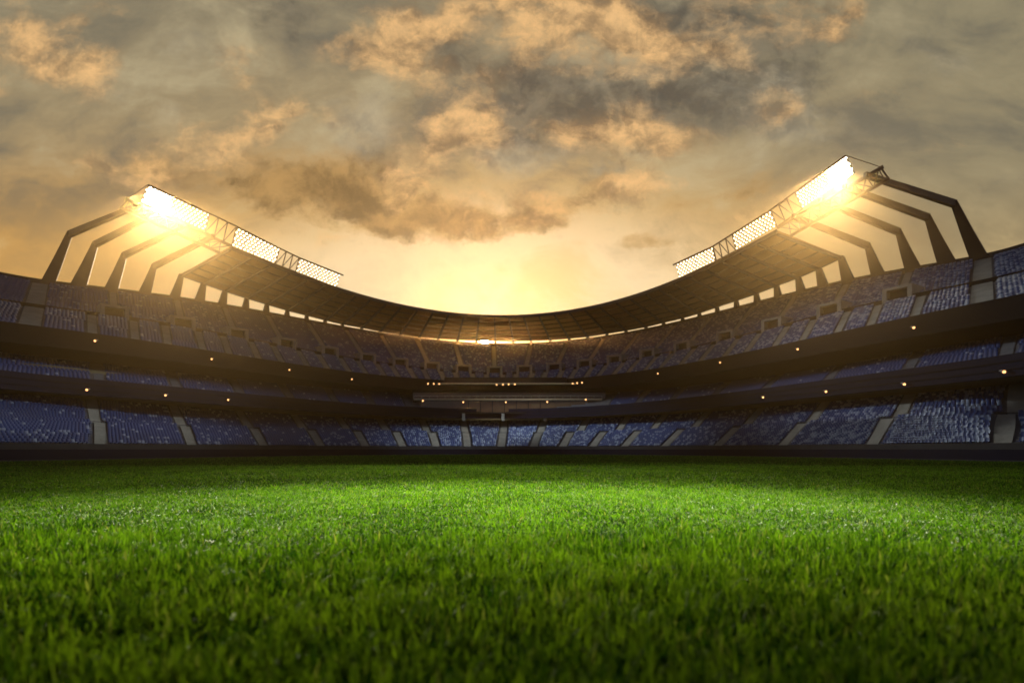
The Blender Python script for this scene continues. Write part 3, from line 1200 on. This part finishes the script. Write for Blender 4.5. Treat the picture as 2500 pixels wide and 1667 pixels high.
def grow(n, y0, y1, length, width, zone, segs, power=1.0, cut=None):
    X, Y = blades(n, y0, y1, power)
    edge = 5.3 + 1.1 * (vnoise(X * 0.45 + 40, Y * 0.3 + 9, 3) - 0.5) * 2 + 0.5 * (vnoise(X * 1.9, Y * 1.2, 4) - 0.5) * 2 - 0.05 * np.abs(X) + 0.35 + rng.normal(0, 0.32, len(X))
    keep = (Y < edge) if zone == 'long' else (Y >= edge - 0.9)
    if cut is not None:
        keep &= Y < np.interp(CX + FOC * X / Y, XS, pp[:, 1]) - 0.35
    gaps = vnoise(X * 5.0 + 3, Y * 3.5, 15) * 0.55 + vnoise(X * 14.0, Y * 10.0, 16) * 0.45
    if zone == 'long':
        keep &= rng.random(len(X)) < np.clip((gaps - 0.30) * 3.2, 0.25 if length > 0.1 else 0.9, 1.0)
    X, Y = X[keep], Y[keep]
    m = len(X)
    clump = vnoise(X * 3.1, Y * 3.1, 5) * 0.6 + vnoise(X * 9.0, Y * 9.0, 6) * 0.4
    sc_w = np.interp(Y, [0, 6, 20, 90], [1, 1, 2.1, 6.5]) if zone == 'short' else np.ones(m)
    sc_l = np.interp(Y, [0, 6, 20, 90], [1, 1, 1.25, 1.9]) if zone == 'short' else np.ones(m)
    L = length * (0.45 + 0.75 * rng.random(m)) * (0.45 + 1.1 * clump) * sc_l
    W = width * (0.6 + 0.7 * rng.random(m)) * sc_w
    yaw = rng.random(m) * 2 * np.pi
    face = rng.normal(0, 0.9, m)                   # blade width direction, mostly across the view
    lean = np.abs(rng.normal(0.32 if zone == 'long' else 0.75, 0.28, m))
    wx, wy = np.cos(face), np.sin(face)
    dx, dy = np.cos(yaw), np.sin(yaw)
    pts = []
    for j in range(segs + 1):
        s = j / segs
        bend = lean * (0.35 + 0.95 * s)
        hx = L * s * np.sin(bend) * dx
        hy = L * s * np.sin(bend) * dy
        hz = L * s * np.cos(np.minimum(bend, 1.45))
        w = W * (1 - s ** 2.2) * 0.5 if j < segs else None
        c = np.stack([X + hx, Y + hy, GROUND + hz], -1)
        if w is None:
            pts.append(c[:, None, :])
        else:
            d = np.stack([wx * w, wy * w, np.zeros(m)], -1)
            pts.append(np.stack([c - d, c + d], 1))
    V = np.concatenate(pts, 1)                     # m x (2*segs+1) x 3
    f = []
    for j in range(segs - 1):
        f.append([2 * j, 2 * j + 1, 2 * j + 3])
        f.append([2 * j, 2 * j + 3, 2 * j + 2])
    f.append([2 * segs - 2, 2 * segs - 1, 2 * segs])
    f = np.array(f)
    F = f[None] + (np.arange(m) * (2 * segs + 1))[:, None, None]
    dry = rng.random(m)
    hue = np.clip(0.75 * rng.random(m) ** 1.3 + 0.25 * vnoise(X * 0.8 + 7, Y * 0.5, 8) + 0.3 * (vnoise(X * 4.0 + 3, Y * 4.0, 18) - 0.5), 0, 1)
    tone = np.stack([hue, dry, np.clip(1.0 - (Y - 3.0) / 3.0, 0.30, 1.0) if zone == 'long' else np.clip(0.55 - (Y - 4.5) / 4.0, 0.0, 0.5) * rng.random(m), np.ones(m)], -1)
    parts.append((V.reshape(-1, 3), F.reshape(-1, 3), np.repeat(tone, 2 * segs + 1, 0)))


grow(150000, -1.5, 7.0, 0.125, 0.0135, 'long', 3)
grow(140000, -1.5, 7.0, 0.075, 0.0120, 'long', 2)
grow(230000, 4.0, 12.0, 0.066, 0.0120, 'short', 2, 1.2)
grow(300000, 9.0, 30.0, 0.066, 0.0120, 'short', 2, 1.0)
grow(360000, 22.0, 100.0, 0.062, 0.0110, 'short', 1, 1.0, cut=True)
off = 0
VV, FF, TT = [], [], []
for v, f, t in parts:
    VV.append(v)
    FF.append(f + off)
    TT.append(t)
    off += len(v)
VV, FF, TT = np.concatenate(VV), np.concatenate(FF), np.concatenate(TT)
me = bpy.data.meshes.new('grass')
me.vertices.add(len(VV))
me.vertices.foreach_set('co', VV.astype(np.float32).ravel())
me.loops.add(FF.size)
me.loops.foreach_set('vertex_index', FF.ravel().astype(np.int32))
me.polygons.add(len(FF))
me.polygons.foreach_set('loop_start', np.arange(0, FF.size, 3, dtype=np.int32))
at = me.attributes.new('tone', 'FLOAT_COLOR', 'POINT')
at.data.foreach_set('color', TT.astype(np.float32).ravel())

gm = bpy.data.materials.new('grass_blades')
gm.use_nodes = True
nt = gm.node_tree
nt.nodes.clear()
N = nt.nodes.new
out = N('ShaderNodeOutputMaterial')
at_n = N('ShaderNodeAttribute')
at_n.attribute_name = 'tone'
sep = N('ShaderNodeSeparateColor')
nt.links.new(at_n.outputs['Color'], sep.inputs['Color'])
cr1 = N('ShaderNodeValToRGB')
cr1.color_ramp.elements[0].position = 0.1
cr1.color_ramp.elements[0].color = (0.009, 0.040, 0.002, 1)
cr1.color_ramp.elements[1].position = 0.9
cr1.color_ramp.elements[1].color = (0.115, 0.245, 0.010, 1)
nt.links.new(sep.outputs['Red'], cr1.inputs['Fac'])
cr2 = N('ShaderNodeValToRGB')
cr2.color_ramp.elements[0].position = 0.1
cr2.color_ramp.elements[0].color = (0.010, 0.036, 0.002, 1)
cr2.color_ramp.elements[1].position = 0.9
cr2.color_ramp.elements[1].color = (0.150, 0.230, 0.012, 1)
nt.links.new(sep.outputs['Red'], cr2.inputs['Fac'])
mx = N('ShaderNodeMix')
mx.data_type = 'RGBA'
nt.links.new(sep.outputs['Blue'], mx.inputs['Factor'])
nt.links.new(cr1.outputs['Color'], mx.inputs['A'])
nt.links.new(cr2.outputs['Color'], mx.inputs['B'])
dr = N('ShaderNodeMapRange')
dr.inputs['From Min'].default_value = 0.93
dr.inputs['From Max'].default_value = 1.0
nt.links.new(sep.outputs['Green'], dr.inputs['Value'])
mx2 = N('ShaderNodeMix')
mx2.data_type = 'RGBA'
nt.links.new(dr.outputs['Result'], mx2.inputs['Factor'])
nt.links.new(mx.outputs['Result'], mx2.inputs['A'])
mx2.inputs['B'].default_value = (0.22, 0.24, 0.06, 1)
pb = N('ShaderNodeBsdfPrincipled')
pb.inputs['Roughness'].default_value = 0.6
pb.inputs['Specular IOR Level'].default_value = 0.13
nt.links.new(mx2.outputs['Result'], pb.inputs['Base Color'])
tl = N('ShaderNodeBsdfTranslucent')
gmul = N('ShaderNodeVectorMath')
gmul.operation = 'MULTIPLY'
gmul.inputs[1].default_value = (1.25, 1.35, 0.6)
nt.links.new(mx2.outputs['Result'], gmul.inputs[0])
nt.links.new(gmul.outputs['Vector'], tl.inputs['Color'])
ms = N('ShaderNodeMixShader')
ms.inputs['Fac'].default_value = 0.42
nt.links.new(pb.outputs[0], ms.inputs[1])
nt.links.new(tl.outputs[0], ms.inputs[2])
nt.links.new(ms.outputs[0], out.inputs['Surface'])
go = link('grass', me, gm)
me.update(calc_edges=True)
tag(go, 'bright green pitch grass, long and blurred in the foreground, short beyond', 'grass', kind='stuff')

# ------------------------------------------------------------------ warm haze added in the bowl for glow round the lights
hz = MB()
hb = [(-430, -170), (430, -170), (430, 530), (-430, 530)]
hz.rings([[Vector((x, y, GROUND - 1.2)) for x, y in hb], [Vector((x, y, 46.0)) for x, y in hb]])
hm = bpy.data.materials.new('glow_haze')
hm.use_nodes = True
hn = hm.node_tree
hn.nodes.clear()
ho = hn.nodes.new('ShaderNodeOutputMaterial')
hv = hn.nodes.new('ShaderNodeVolumePrincipled')
hv.inputs['Color'].default_value = (1.0, 0.60, 0.27, 1)
hv.inputs['Density'].default_value = HAZE
hv.inputs['Anisotropy'].default_value = 0.90
hn.links.new(hv.outputs[0], ho.inputs['Volume'])
tag(hz.build('haze', hm), 'thin warm haze added through the stadium for glow round its lights', 'haze', kind='stuff')

# ------------------------------------------------------------------ sky
SUN_AZ = math.atan2(1183 - CX, FOC)             # from +Y towards +X
SUN_EL = math.atan2(HZ - 836, FOC / math.cos(SUN_AZ))
w = bpy.data.worlds.new('World')
sc.world = w
w.use_nodes = True
nt = w.node_tree
nt.nodes.clear()
N = nt.nodes.new
Lk = nt.links.new


def math_n(op, a, b=None, c=None, clamp=False):
    n = N('ShaderNodeMath')
    n.operation = op
    n.use_clamp = clamp
    for i, v in enumerate((a, b, c)):
        if v is None:
            continue
        if isinstance(v, (int, float)):
            n.inputs[i].default_value = v
        else:
            Lk(v, n.inputs[i])
    return n.outputs[0]


def smooth(v, a, b, lo=0.0, hi=1.0):
    n = N('ShaderNodeMapRange')
    n.interpolation_type = 'SMOOTHSTEP'
    n.inputs['From Min'].default_value = a
    n.inputs['From Max'].default_value = b
    n.inputs['To Min'].default_value = lo
    n.inputs['To Max'].default_value = hi
    Lk(v, n.inputs['Value'])
    return n.outputs['Result']


def mixc(fac, a, b):
    n = N('ShaderNodeMix')
    n.data_type = 'RGBA'
    n.clamp_factor = True
    for s, v in ((n.inputs['Factor'], fac), (n.inputs['A'], a), (n.inputs['B'], b)):
        if isinstance(v, tuple):
            s.default_value = (*v, 1)
        elif isinstance(v, (int, float)):
            s.default_value = v
        else:
            Lk(v, s)
    return n.outputs['Result']


def noise(vec, scale, detail=8, rough=0.6, dist=0.0, lac=2.0, out='Fac'):
    n = N('ShaderNodeTexNoise')
    n.inputs['Scale'].default_value = scale
    n.inputs['Detail'].default_value = detail
    n.inputs['Roughness'].default_value = rough
    n.inputs['Distortion'].default_value = dist
    n.inputs['Lacunarity'].default_value = lac
    Lk(vec, n.inputs['Vector'])
    return n.outputs[out]


tc = N('ShaderNodeTexCoord')
dvec = tc.outputs['Generated']
sx = N('ShaderNodeSeparateXYZ')
Lk(dvec, sx.inputs[0])
ysafe = math_n('MAXIMUM', sx.outputs['Y'], 0.06)
U = math_n('DIVIDE', sx.outputs['X'], ysafe)
V = math_n('DIVIDE', sx.outputs['Z'], ysafe)
uv = N('ShaderNodeCombineXYZ')
Lk(U, uv.inputs[0])
Lk(V, uv.inputs[1])
UV = uv.outputs[0]
# cloud-deck coordinates: the sheet of cloud overhead, foreshortened towards the horizon
zz = math_n('ADD', math_n('MAXIMUM', sx.outputs['Z'], 0.0), 0.30)
qv = N('ShaderNodeCombineXYZ')
Lk(math_n('DIVIDE', sx.outputs['X'], zz), qv.inputs[0])
Lk(math_n('DIVIDE', sx.outputs['Y'], zz), qv.inputs[1])
Q = qv.outputs[0]


def disp(x, y):
    """spot in the sky given in the survey's 2352 px frame -> (u, v)"""
    return ((x * 1.06293 - CX) / FOC, (HZ - y * 1.06293) / FOC)


# ragged warp of the placement coordinates
def warp(vec, scale, ax, ay, detail=6, rough=0.62):
    wn = noise(vec, scale, detail, rough, out='Color')
    ws = N('ShaderNodeVectorMath')
    ws.operation = 'MULTIPLY_ADD'
    Lk(wn, ws.inputs[0])
    ws.inputs[1].default_value = (2 * ax, 2 * ay, 0)
    ws.inputs[2].default_value = (-ax, -ay, 0)
    wa = N('ShaderNodeVectorMath')
    wa.operation = 'ADD'
    Lk(vec, wa.inputs[0])
    Lk(ws.outputs[0], wa.inputs[1])
    return wa.outputs[0]


UVW = warp(UV, 5.0, 0.085, 0.065, 7, 0.64)
UVS = warp(UV, 2.2, 0.16, 0.10, 4, 0.55)


def shift(vec, x, y):
    n = N('ShaderNodeVectorMath')
    n.operation = 'ADD'
    Lk(vec, n.inputs[0])
    n.inputs[1].default_value = (x, y, 0)
    return n.outputs[0]


def stretchd(vec, rot, kx, ky, off=0.0):
    m = N('ShaderNodeMapping')
    m.inputs['Rotation'].default_value = (0, 0, math.radians(rot))
    m.inputs['Scale'].default_value = (kx, ky, 1)
    m.inputs['Location'].default_value = (off, off * 0.7, 0)
    Lk(vec, m.inputs['Vector'])
    return m.outputs[0]


def blobs(lst, vec, grow_=1.0):
    tot = None
    for x, y, rx, ry, rot, wt in lst:
        m = N('ShaderNodeMapping')
        m.vector_type = 'TEXTURE'
        u0, v0 = disp(x, y)
        m.inputs['Location'].default_value = (u0, v0, 0)
        m.inputs['Rotation'].default_value = (0, 0, math.radians(rot))
        m.inputs['Scale'].default_value = (rx * grow_ * 1.06293 / FOC, ry * grow_ * 1.06293 / FOC, 1)
        Lk(vec, m.inputs['Vector'])
        gnode = N('ShaderNodeTexGradient')
        gnode.gradient_type = 'SPHERICAL'
        Lk(m.outputs[0], gnode.inputs['Vector'])
        v = math_n('MULTIPLY', gnode.outputs['Fac'], wt)
        tot = v if tot is None else math_n('ADD', tot, v)
    return tot


BRIGHT = [(60, 50, 150, 70, -30, 0.9), (150, 110, 130, 70, -38, 0.9), (205, 160, 60, 50, -60, 0.7), (10, 155, 45, 50, 0, 0.8), (230, 30, 60, 40, 0, 0.4),
          (1240, 45, 220, 100, -5, 1.0), (1360, 80, 190, 75, -8, 1.0), (1120, 20, 160, 60, 10, 0.7), (1480, 85, 90, 60, -30, 0.8), (1595, 112, 110, 42, -14, 0.85), (1780, 22, 140, 65, 0, 0.9), (1950, 30, 70, 40, 40, 0.45),
          (850, 60, 100, 45, 25, 1.0), (880, 95, 80, 45, 30, 0.9), (940, 110, 70, 60, 60, 0.8), (950, 165, 120, 50, -20, 1.05), (1030, 290, 110, 65, 20, 0.9), (1090, 235, 90, 60, 10, 0.9), (1100, 310, 80, 40, -20, 0.6),
          (545, 150, 60, 50, -35, 0.75), (600, 250, 100, 45, 30, 0.8), (650, 225, 50, 35, 25, 0.7), (545, 295, 110, 35, 20, 0.7), (480, 345, 120, 40, -8, 0.5), (720, 258, 50, 30, -5, 0.5), (780, 265, 45, 35, -30, 0.55),
          (1310, 285, 90, 34, 0, 1.1), (1400, 320, 100, 42, -10, 1.1), (1510, 280, 120, 48, -12, 1.1), (1530, 320, 90, 40, -20, 0.75), (1640, 308, 80, 32, 0, 0.6),
          (1762, 245, 55, 50, 0, 0.65), (2060, 208, 110, 26, 5, 0.5), (1550, 405, 80, 30, 5, 0.75), (1470, 425, 150, 34, 14, 0.7), (960, 390, 75, 45, 40, 0.75), (1085, 410, 90, 40, -25, 0.65), (1000, 450, 150, 40, -12, 0.6),
          (330, 385, 150, 45, -8, 0.5), (200, 375, 60, 36, 20, 0.5), (1300, 470, 200, 40, 12, 0.6), (700, 540, 260, 30, -6, 0.4), (1250, 440, 60, 25, 10, 0.6), (1700, 490, 180, 34, 12, 0.45), (2200, 330, 110, 26, 12, 0.4), (1880, 40, 60, 30, 30, 0.4)]
DARK = [(1480, 190, 400, 200, 8, 1.4), (1620, 60, 230, 110, 0, 1.3), (1230, 170, 230, 100, -20, 0.9), (680, 40, 190, 90, -15, 0.85), (940, 50, 90, 60, 0, 0.9), (1000, 100, 130, 80, 0, 0.8), (1400, 15, 130, 40, 0, 0.8),
        (920, 250, 120, 170, 0, 0.75), (1200, 320, 230, 90, -10, 1.0), (840, 340, 220, 100, 0, 0.5), (1900, 130, 260, 60, 15, 0.35), (2200, 400, 260, 90, 10, 0.4), (1950, 300, 220, 60, 0, 0.3), (1640, 250, 160, 80, 0, 0.5), (430, 120, 200, 60, -25, 0.35)]
BROWN = [(620, 430, 170, 60, -5, 0.95), (760, 420, 220, 90, -12, 1.2), (860, 470, 190, 70, -12, 1.1), (960, 505, 150, 42, -8, 0.8), (1220, 490, 190, 42, 10, 1.0), (1130, 520, 130, 30, 0, 0.7), (1330, 440, 150, 40, 14, 0.6), (1660, 440, 140, 26, 14, 0.9), (1480, 548, 80, 20, 10, 0.75), (380, 380, 150, 40, -4, 0.5)]

# 1. clear-air base and the broad glow round the sun
base = N('ShaderNodeValToRGB')
base.color_ramp.interpolation = 'EASE'
els = base.color_ramp.elements
els[0].position, els[0].color = 0.0, (0.56, 0.275, 0.070, 1)
els[1].position, els[1].color = 1.0, (0.255, 0.215, 0.132, 1)
e = els.new(0.42)
e.color = (0.45, 0.270, 0.090, 1)
e = els.new(0.68)
e.color = (0.350, 0.268, 0.142, 1)
Lk(math_n('MULTIPLY', V, 1.25, clamp=True), base.inputs['Fac'])
coolR = smooth(U, 0.15, 0.85)
bc = mixc(math_n('MULTIPLY', coolR, 0.72), base.outputs['Color'], (0.268, 0.232, 0.138))
warmL = math_n('MULTIPLY', smooth(U, -0.15, -0.80), smooth(V, 0.62, 0.30))
bc = mixc(math_n('MULTIPLY', warmL, 0.8), bc, (0.60, 0.325, 0.090))
glow1 = blobs([(1140, 690, 1150, 480, 0, 1.0)], UV)
glow2 = blobs([(1120, 720, 900, 330, 0, 1.0)], UV)
bc = mixc(smooth(glow1, 0.0, 0.8, 0, 0.85), bc, (0.72, 0.45, 0.165))
bc = mixc(smooth(glow2, 0.0, 0.62, 0, 1.0), bc, (0.90, 0.690, 0.400))

# 2. high veil: soft grey and pale streaks drawn out along the wind
high = smooth(V, 0.22, 0.55)
veil = noise(stretchd(UVS, -24, 1.0, 2.3), 2.6, 10, 0.62, 0.4)
veil2 = noise(stretchd(UVS, 32, 0.9, 2.0, 3.1), 2.3, 10, 0.62, 0.5)
veil3 = noise(UVW, 3.4, 9, 0.6, 0.5)
vv = math_n('ADD', math_n('ADD', math_n('MULTIPLY', veil, 0.4), math_n('MULTIPLY', veil2, 0.35)), math_n('MULTIPLY', veil3, 0.25))
greyv = mixc(high, (0.36, 0.225, 0.080), (0.150, 0.138, 0.100))
bc = mixc(math_n('MULTIPLY', smooth(vv, 0.475, 0.585), math_n('ADD', math_n('MULTIPLY', high, 0.58), 0.27)), bc, greyv)
palev = mixc(high, (0.88, 0.60, 0.24), (0.50, 0.415, 0.245))
bc = mixc(math_n('MULTIPLY', smooth(vv, 0.50, 0.40), math_n('MULTIPLY_ADD', coolR, -0.45, 0.75)), bc, palev)

# 3. cumulus layers: placement fields broken up by a shared cloud texture, with relief lit from the sun's side
cum = noise(UVW, 7.0, 12, 0.58, 0.15)
cumL = noise(shift(UVW, -0.004, -0.024), 7.0, 12, 0.58, 0.15)
cumf = noise(warp(UV, 12.0, 0.030, 0.022, 6, 0.6), 13.0, 12, 0.70, 0.2)
wisp = noise(stretchd(warp(UV, 7.0, 0.05, 0.04, 5, 0.6), -28, 1.0, 2.2, 1.7), 8.0, 11, 0.64, 0.3)
cn1 = math_n('ADD', math_n('ADD', math_n('MULTIPLY', cum, 0.45), math_n('MULTIPLY', cumf, 0.20)), math_n('MULTIPLY', wisp, 0.35))
relief = math_n('SUBTRACT', cumL, cum)                       # > 0: this side looks towards the sun


def layer(lst, vec, gr, kb, kn, lo, hi, bias=0.5):
    b_ = blobs(lst, vec, gr)
    gate = smooth(b_, 0.0, 0.35)
    d = math_n('ADD', math_n('MULTIPLY', b_, kb), math_n('MULTIPLY', math_n('MULTIPLY', math_n('SUBTRACT', cn1, bias), kn), gate))
    return d, math_n('MULTIPLY', smooth(d, lo, hi), gate)


shade = math_n('ADD', math_n('ADD', math_n('MULTIPLY', cumf, 0.55), math_n('MULTIPLY', wisp, 0.45)), math_n('MULTIPLY', relief, 1.6))

dkd, dkm = layer(DARK, UVS, 1.30, 0.70, 5.2, 0.0, 1.05, 0.51)
dcol = mixc(smooth(shade, 0.34, 0.70), (0.055, 0.055, 0.048), (0.185, 0.160, 0.110))
bc = mixc(math_n('MULTIPLY', dkm, 0.84), bc, dcol)

PALE = [(860, 255, 70, 150, -18, 0.9), (1690, 265, 120, 130, 20, 0.9), (1150, 385, 170, 45, 10, 0.9), (790, 290, 120, 70, 0, 0.7), (260, 240, 190, 60, -30, 0.6), (1310, 405, 200, 40, 5, 0.7), (1850, 340, 160, 50, 10, 0.6), (1500, 140, 130, 40, 12, 0.8), (1190, 230, 30, 120, 0, 0.6), (420, 150, 120, 80, -30, 0.5), (2150, 120, 140, 90, 0, 0.5)]
pld, plm = layer(PALE, UVS, 1.5, 0.8, 5.0, 0.05, 1.1, 0.51)
bc = mixc(math_n('MULTIPLY', plm, 0.62), bc, mixc(smooth(shade, 0.30, 0.68), (0.30, 0.265, 0.185), (0.52, 0.435, 0.275)))

bnd, bnm = layer(BROWN, UVW, 1.30, 0.8, 5.2, -0.05, 1.10, 0.49)
bcol = mixc(smooth(shade, 0.28, 0.74), (0.150, 0.090, 0.028), (0.46, 0.265, 0.085))
bcol = mixc(smooth(bnd, 0.95, 0.25, 0, 0.65), bcol, (0.62, 0.345, 0.105))
bc = mixc(math_n('MULTIPLY', bnm, 0.90), bc, bcol)

brd, brm = layer(BRIGHT, UVW, 1.6, 0.8, 6.0, -0.06, 1.25, 0.515)
puff = mixc(smooth(shade, 0.30, 0.66), (0.26, 0.165, 0.080), (0.84, 0.50, 0.205))
puff = mixc(smooth(brd, 0.7, 1.7, 0, 0.5), puff, (0.88, 0.55, 0.245))
bc = mixc(math_n('MULTIPLY', brm, 0.95), bc, puff)

# 4. the far hemisphere behind the camera: unseen blue dusk, low belt brightened as fill
behind = smooth(sx.outputs['Y'], 0.30, -0.25)
bc = mixc(smooth(sx.outputs['Z'], 0.62, 0.95), bc, (0.085, 0.090, 0.095))
dusk = mixc(smooth(sx.outputs['Z'], 0.08, 0.50), (0.17, 0.19, 0.27), (0.048, 0.062, 0.110))
bc = mixc(behind, bc, dusk)
below = smooth(sx.outputs['Z'], 0.0, -0.08)
bc = mixc(below, bc, (0.10, 0.08, 0.05))

# 5. glare of the sun's surroundings
sd = Vector((math.sin(SUN_AZ) * math.cos(SUN_EL), math.cos(SUN_AZ) * math.cos(SUN_EL), math.sin(SUN_EL)))
dp = N('ShaderNodeVectorMath')
dp.operation = 'DOT_PRODUCT'
Lk(dvec, dp.inputs[0])
dp.inputs[1].default_value = sd
ang = math_n('ARCCOSINE', math_n('MINIMUM', dp.outputs['Value'], 1.0))
aur = math_n('POWER', smooth(ang, 0.060, 0.0), 2.0)
core = smooth(ang, 0.0075, 0.0045)
aurc = N('ShaderNodeVectorMath')
aurc.operation = 'SCALE'
aurc.inputs[0].default_value = (1.0, 0.72, 0.36)
Lk(math_n('ADD', math_n('MULTIPLY', aur, 6.0), math_n('MULTIPLY', core, 1500.0)), aurc.inputs['Scale'])

sky = N('ShaderNodeTexSky')
sky.sky_type = 'NISHITA'
sky.sun_disc = False
sky.sun_elevation = SUN_EL
sky.sun_rotation = SUN_AZ
sky.dust_density = 3.0
bgs = N('ShaderNodeBackground')
Lk(sky.outputs[0], bgs.inputs['Color'])
bgs.inputs['Strength'].default_value = 0.003
addc = N('ShaderNodeVectorMath')
addc.operation = 'ADD'
Lk(bc, addc.inputs[0])
Lk(aurc.outputs[0], addc.inputs[1])
bgc = N('ShaderNodeBackground')
Lk(addc.outputs[0], bgc.inputs['Color'])
bgc.inputs['Strength'].default_value = 1.0
ad = N('ShaderNodeAddShader')
Lk(bgs.outputs[0], ad.inputs[0])
Lk(bgc.outputs[0], ad.inputs[1])
wo = N('ShaderNodeOutputWorld')
Lk(ad.outputs[0], wo.inputs['Surface'])
try:
    w.cycles.sampling_method = 'MANUAL'
    w.cycles.sample_map_resolution = 1024
except Exception:
    pass

# ------------------------------------------------------------------ lights
sl = bpy.data.lights.new('sun', 'SUN')
sl.energy = 4.0
sl.angle = math.radians(0.5)
sl.color = (1.0, 0.74, 0.44)
so_ = bpy.data.objects.new('sun', sl)
COL.objects.link(so_)
so_.rotation_euler = (-sd).to_track_quat('-Z', 'Y').to_euler()


def spot(loc, target, power, deg, col, blend=1.0, rad=1.2, wide=1.0):
    l = bpy.data.lights.new('floodlight_beam', 'SPOT')
    l.energy = power
    l.spot_size = math.radians(deg)
    l.spot_blend = blend
    l.color = col
    l.shadow_soft_size = rad
    o = bpy.data.objects.new('floodlight_beam', l)
    COL.objects.link(o)
    o.location = loc
    d = (Vector(target) - Vector(loc)).normalized()
    side = d.cross(Vector((0, 0, 1))).normalized()
    up = side.cross(d)
    o.matrix_world = Matrix.Translation(loc) @ Matrix((side, up, -d)).transposed().to_4x4() @ Matrix.Diagonal((wide, 1, 1, 1))


# each outer panel throws an oval beam across the near half of the pitch; the left bank also lights the stand opposite
for f in flood_spots:
    lc = f[0].lerp(f[4], 0.72) + f[1] * 1.2
    if f[3] == 0:
        spot(lc, (f[2] * 1.5, 9.3, GROUND), 1600000, 3.1, (1.0, 0.95, 0.66), wide=4.0)
        spot(lc, (f[2] * -4.0, 21.0, GROUND), 300000, 9, (1.0, 0.90, 0.60), wide=3.0)
    if f[2] > 0 and f[3] == 1:
        spot(lc, (-50.0, 56.0, 4.0), 110000, 17, (0.80, 0.90, 1.0), wide=2.4)
        spot(lc, (-6.0, 100.0, 2.5), 100000, 18, (0.80, 0.90, 1.0), wide=2.4)
    if f[2] < 0 and f[3] == 1:
        spot(lc, (14.0, 100.0, 2.5), 100000, 18, (0.80, 0.90, 1.0), wide=2.4)
        spot(lc, (48.0, 46.0, 4.0), 120000, 17, (0.80, 0.90, 1.0), wide=2.4)
        spot(lc, (64.0, 66.0, 17.0), 60000, 14, (0.80, 0.90, 1.0), wide=2.4)

# ------------------------------------------------------------------ camera and render settings
cam = bpy.data.cameras.new('camera')
cam.sensor_width = 36.0
cam.lens = 36.0 * FOC / 2500.0
cam.shift_x = 0.0
cam.shift_y = (HZ - 833.5) / 2500.0
cam.clip_start = 0.05
cam.clip_end = 20000
cam.dof.use_dof = True
cam.dof.focus_distance = 15.0
cam.dof.aperture_fstop = 0.74
co = bpy.data.objects.new('camera', cam)
COL.objects.link(co)
co.location = (0, 0, 0)
co.rotation_euler = (math.pi / 2, 0, 0)
sc.camera = co

sc.view_settings.view_transform = 'Standard'
sc.view_settings.look = 'None'
sc.view_settings.exposure = 0.0
sc.view_settings.gamma = 1.0
sc.cycles.use_denoising = True
sc.cycles.max_bounces = 6
sc.cycles.diffuse_bounces = 3
sc.cycles.glossy_bounces = 3
sc.cycles.transmission_bounces = 3
sc.cycles.sample_clamp_indirect = 6.0
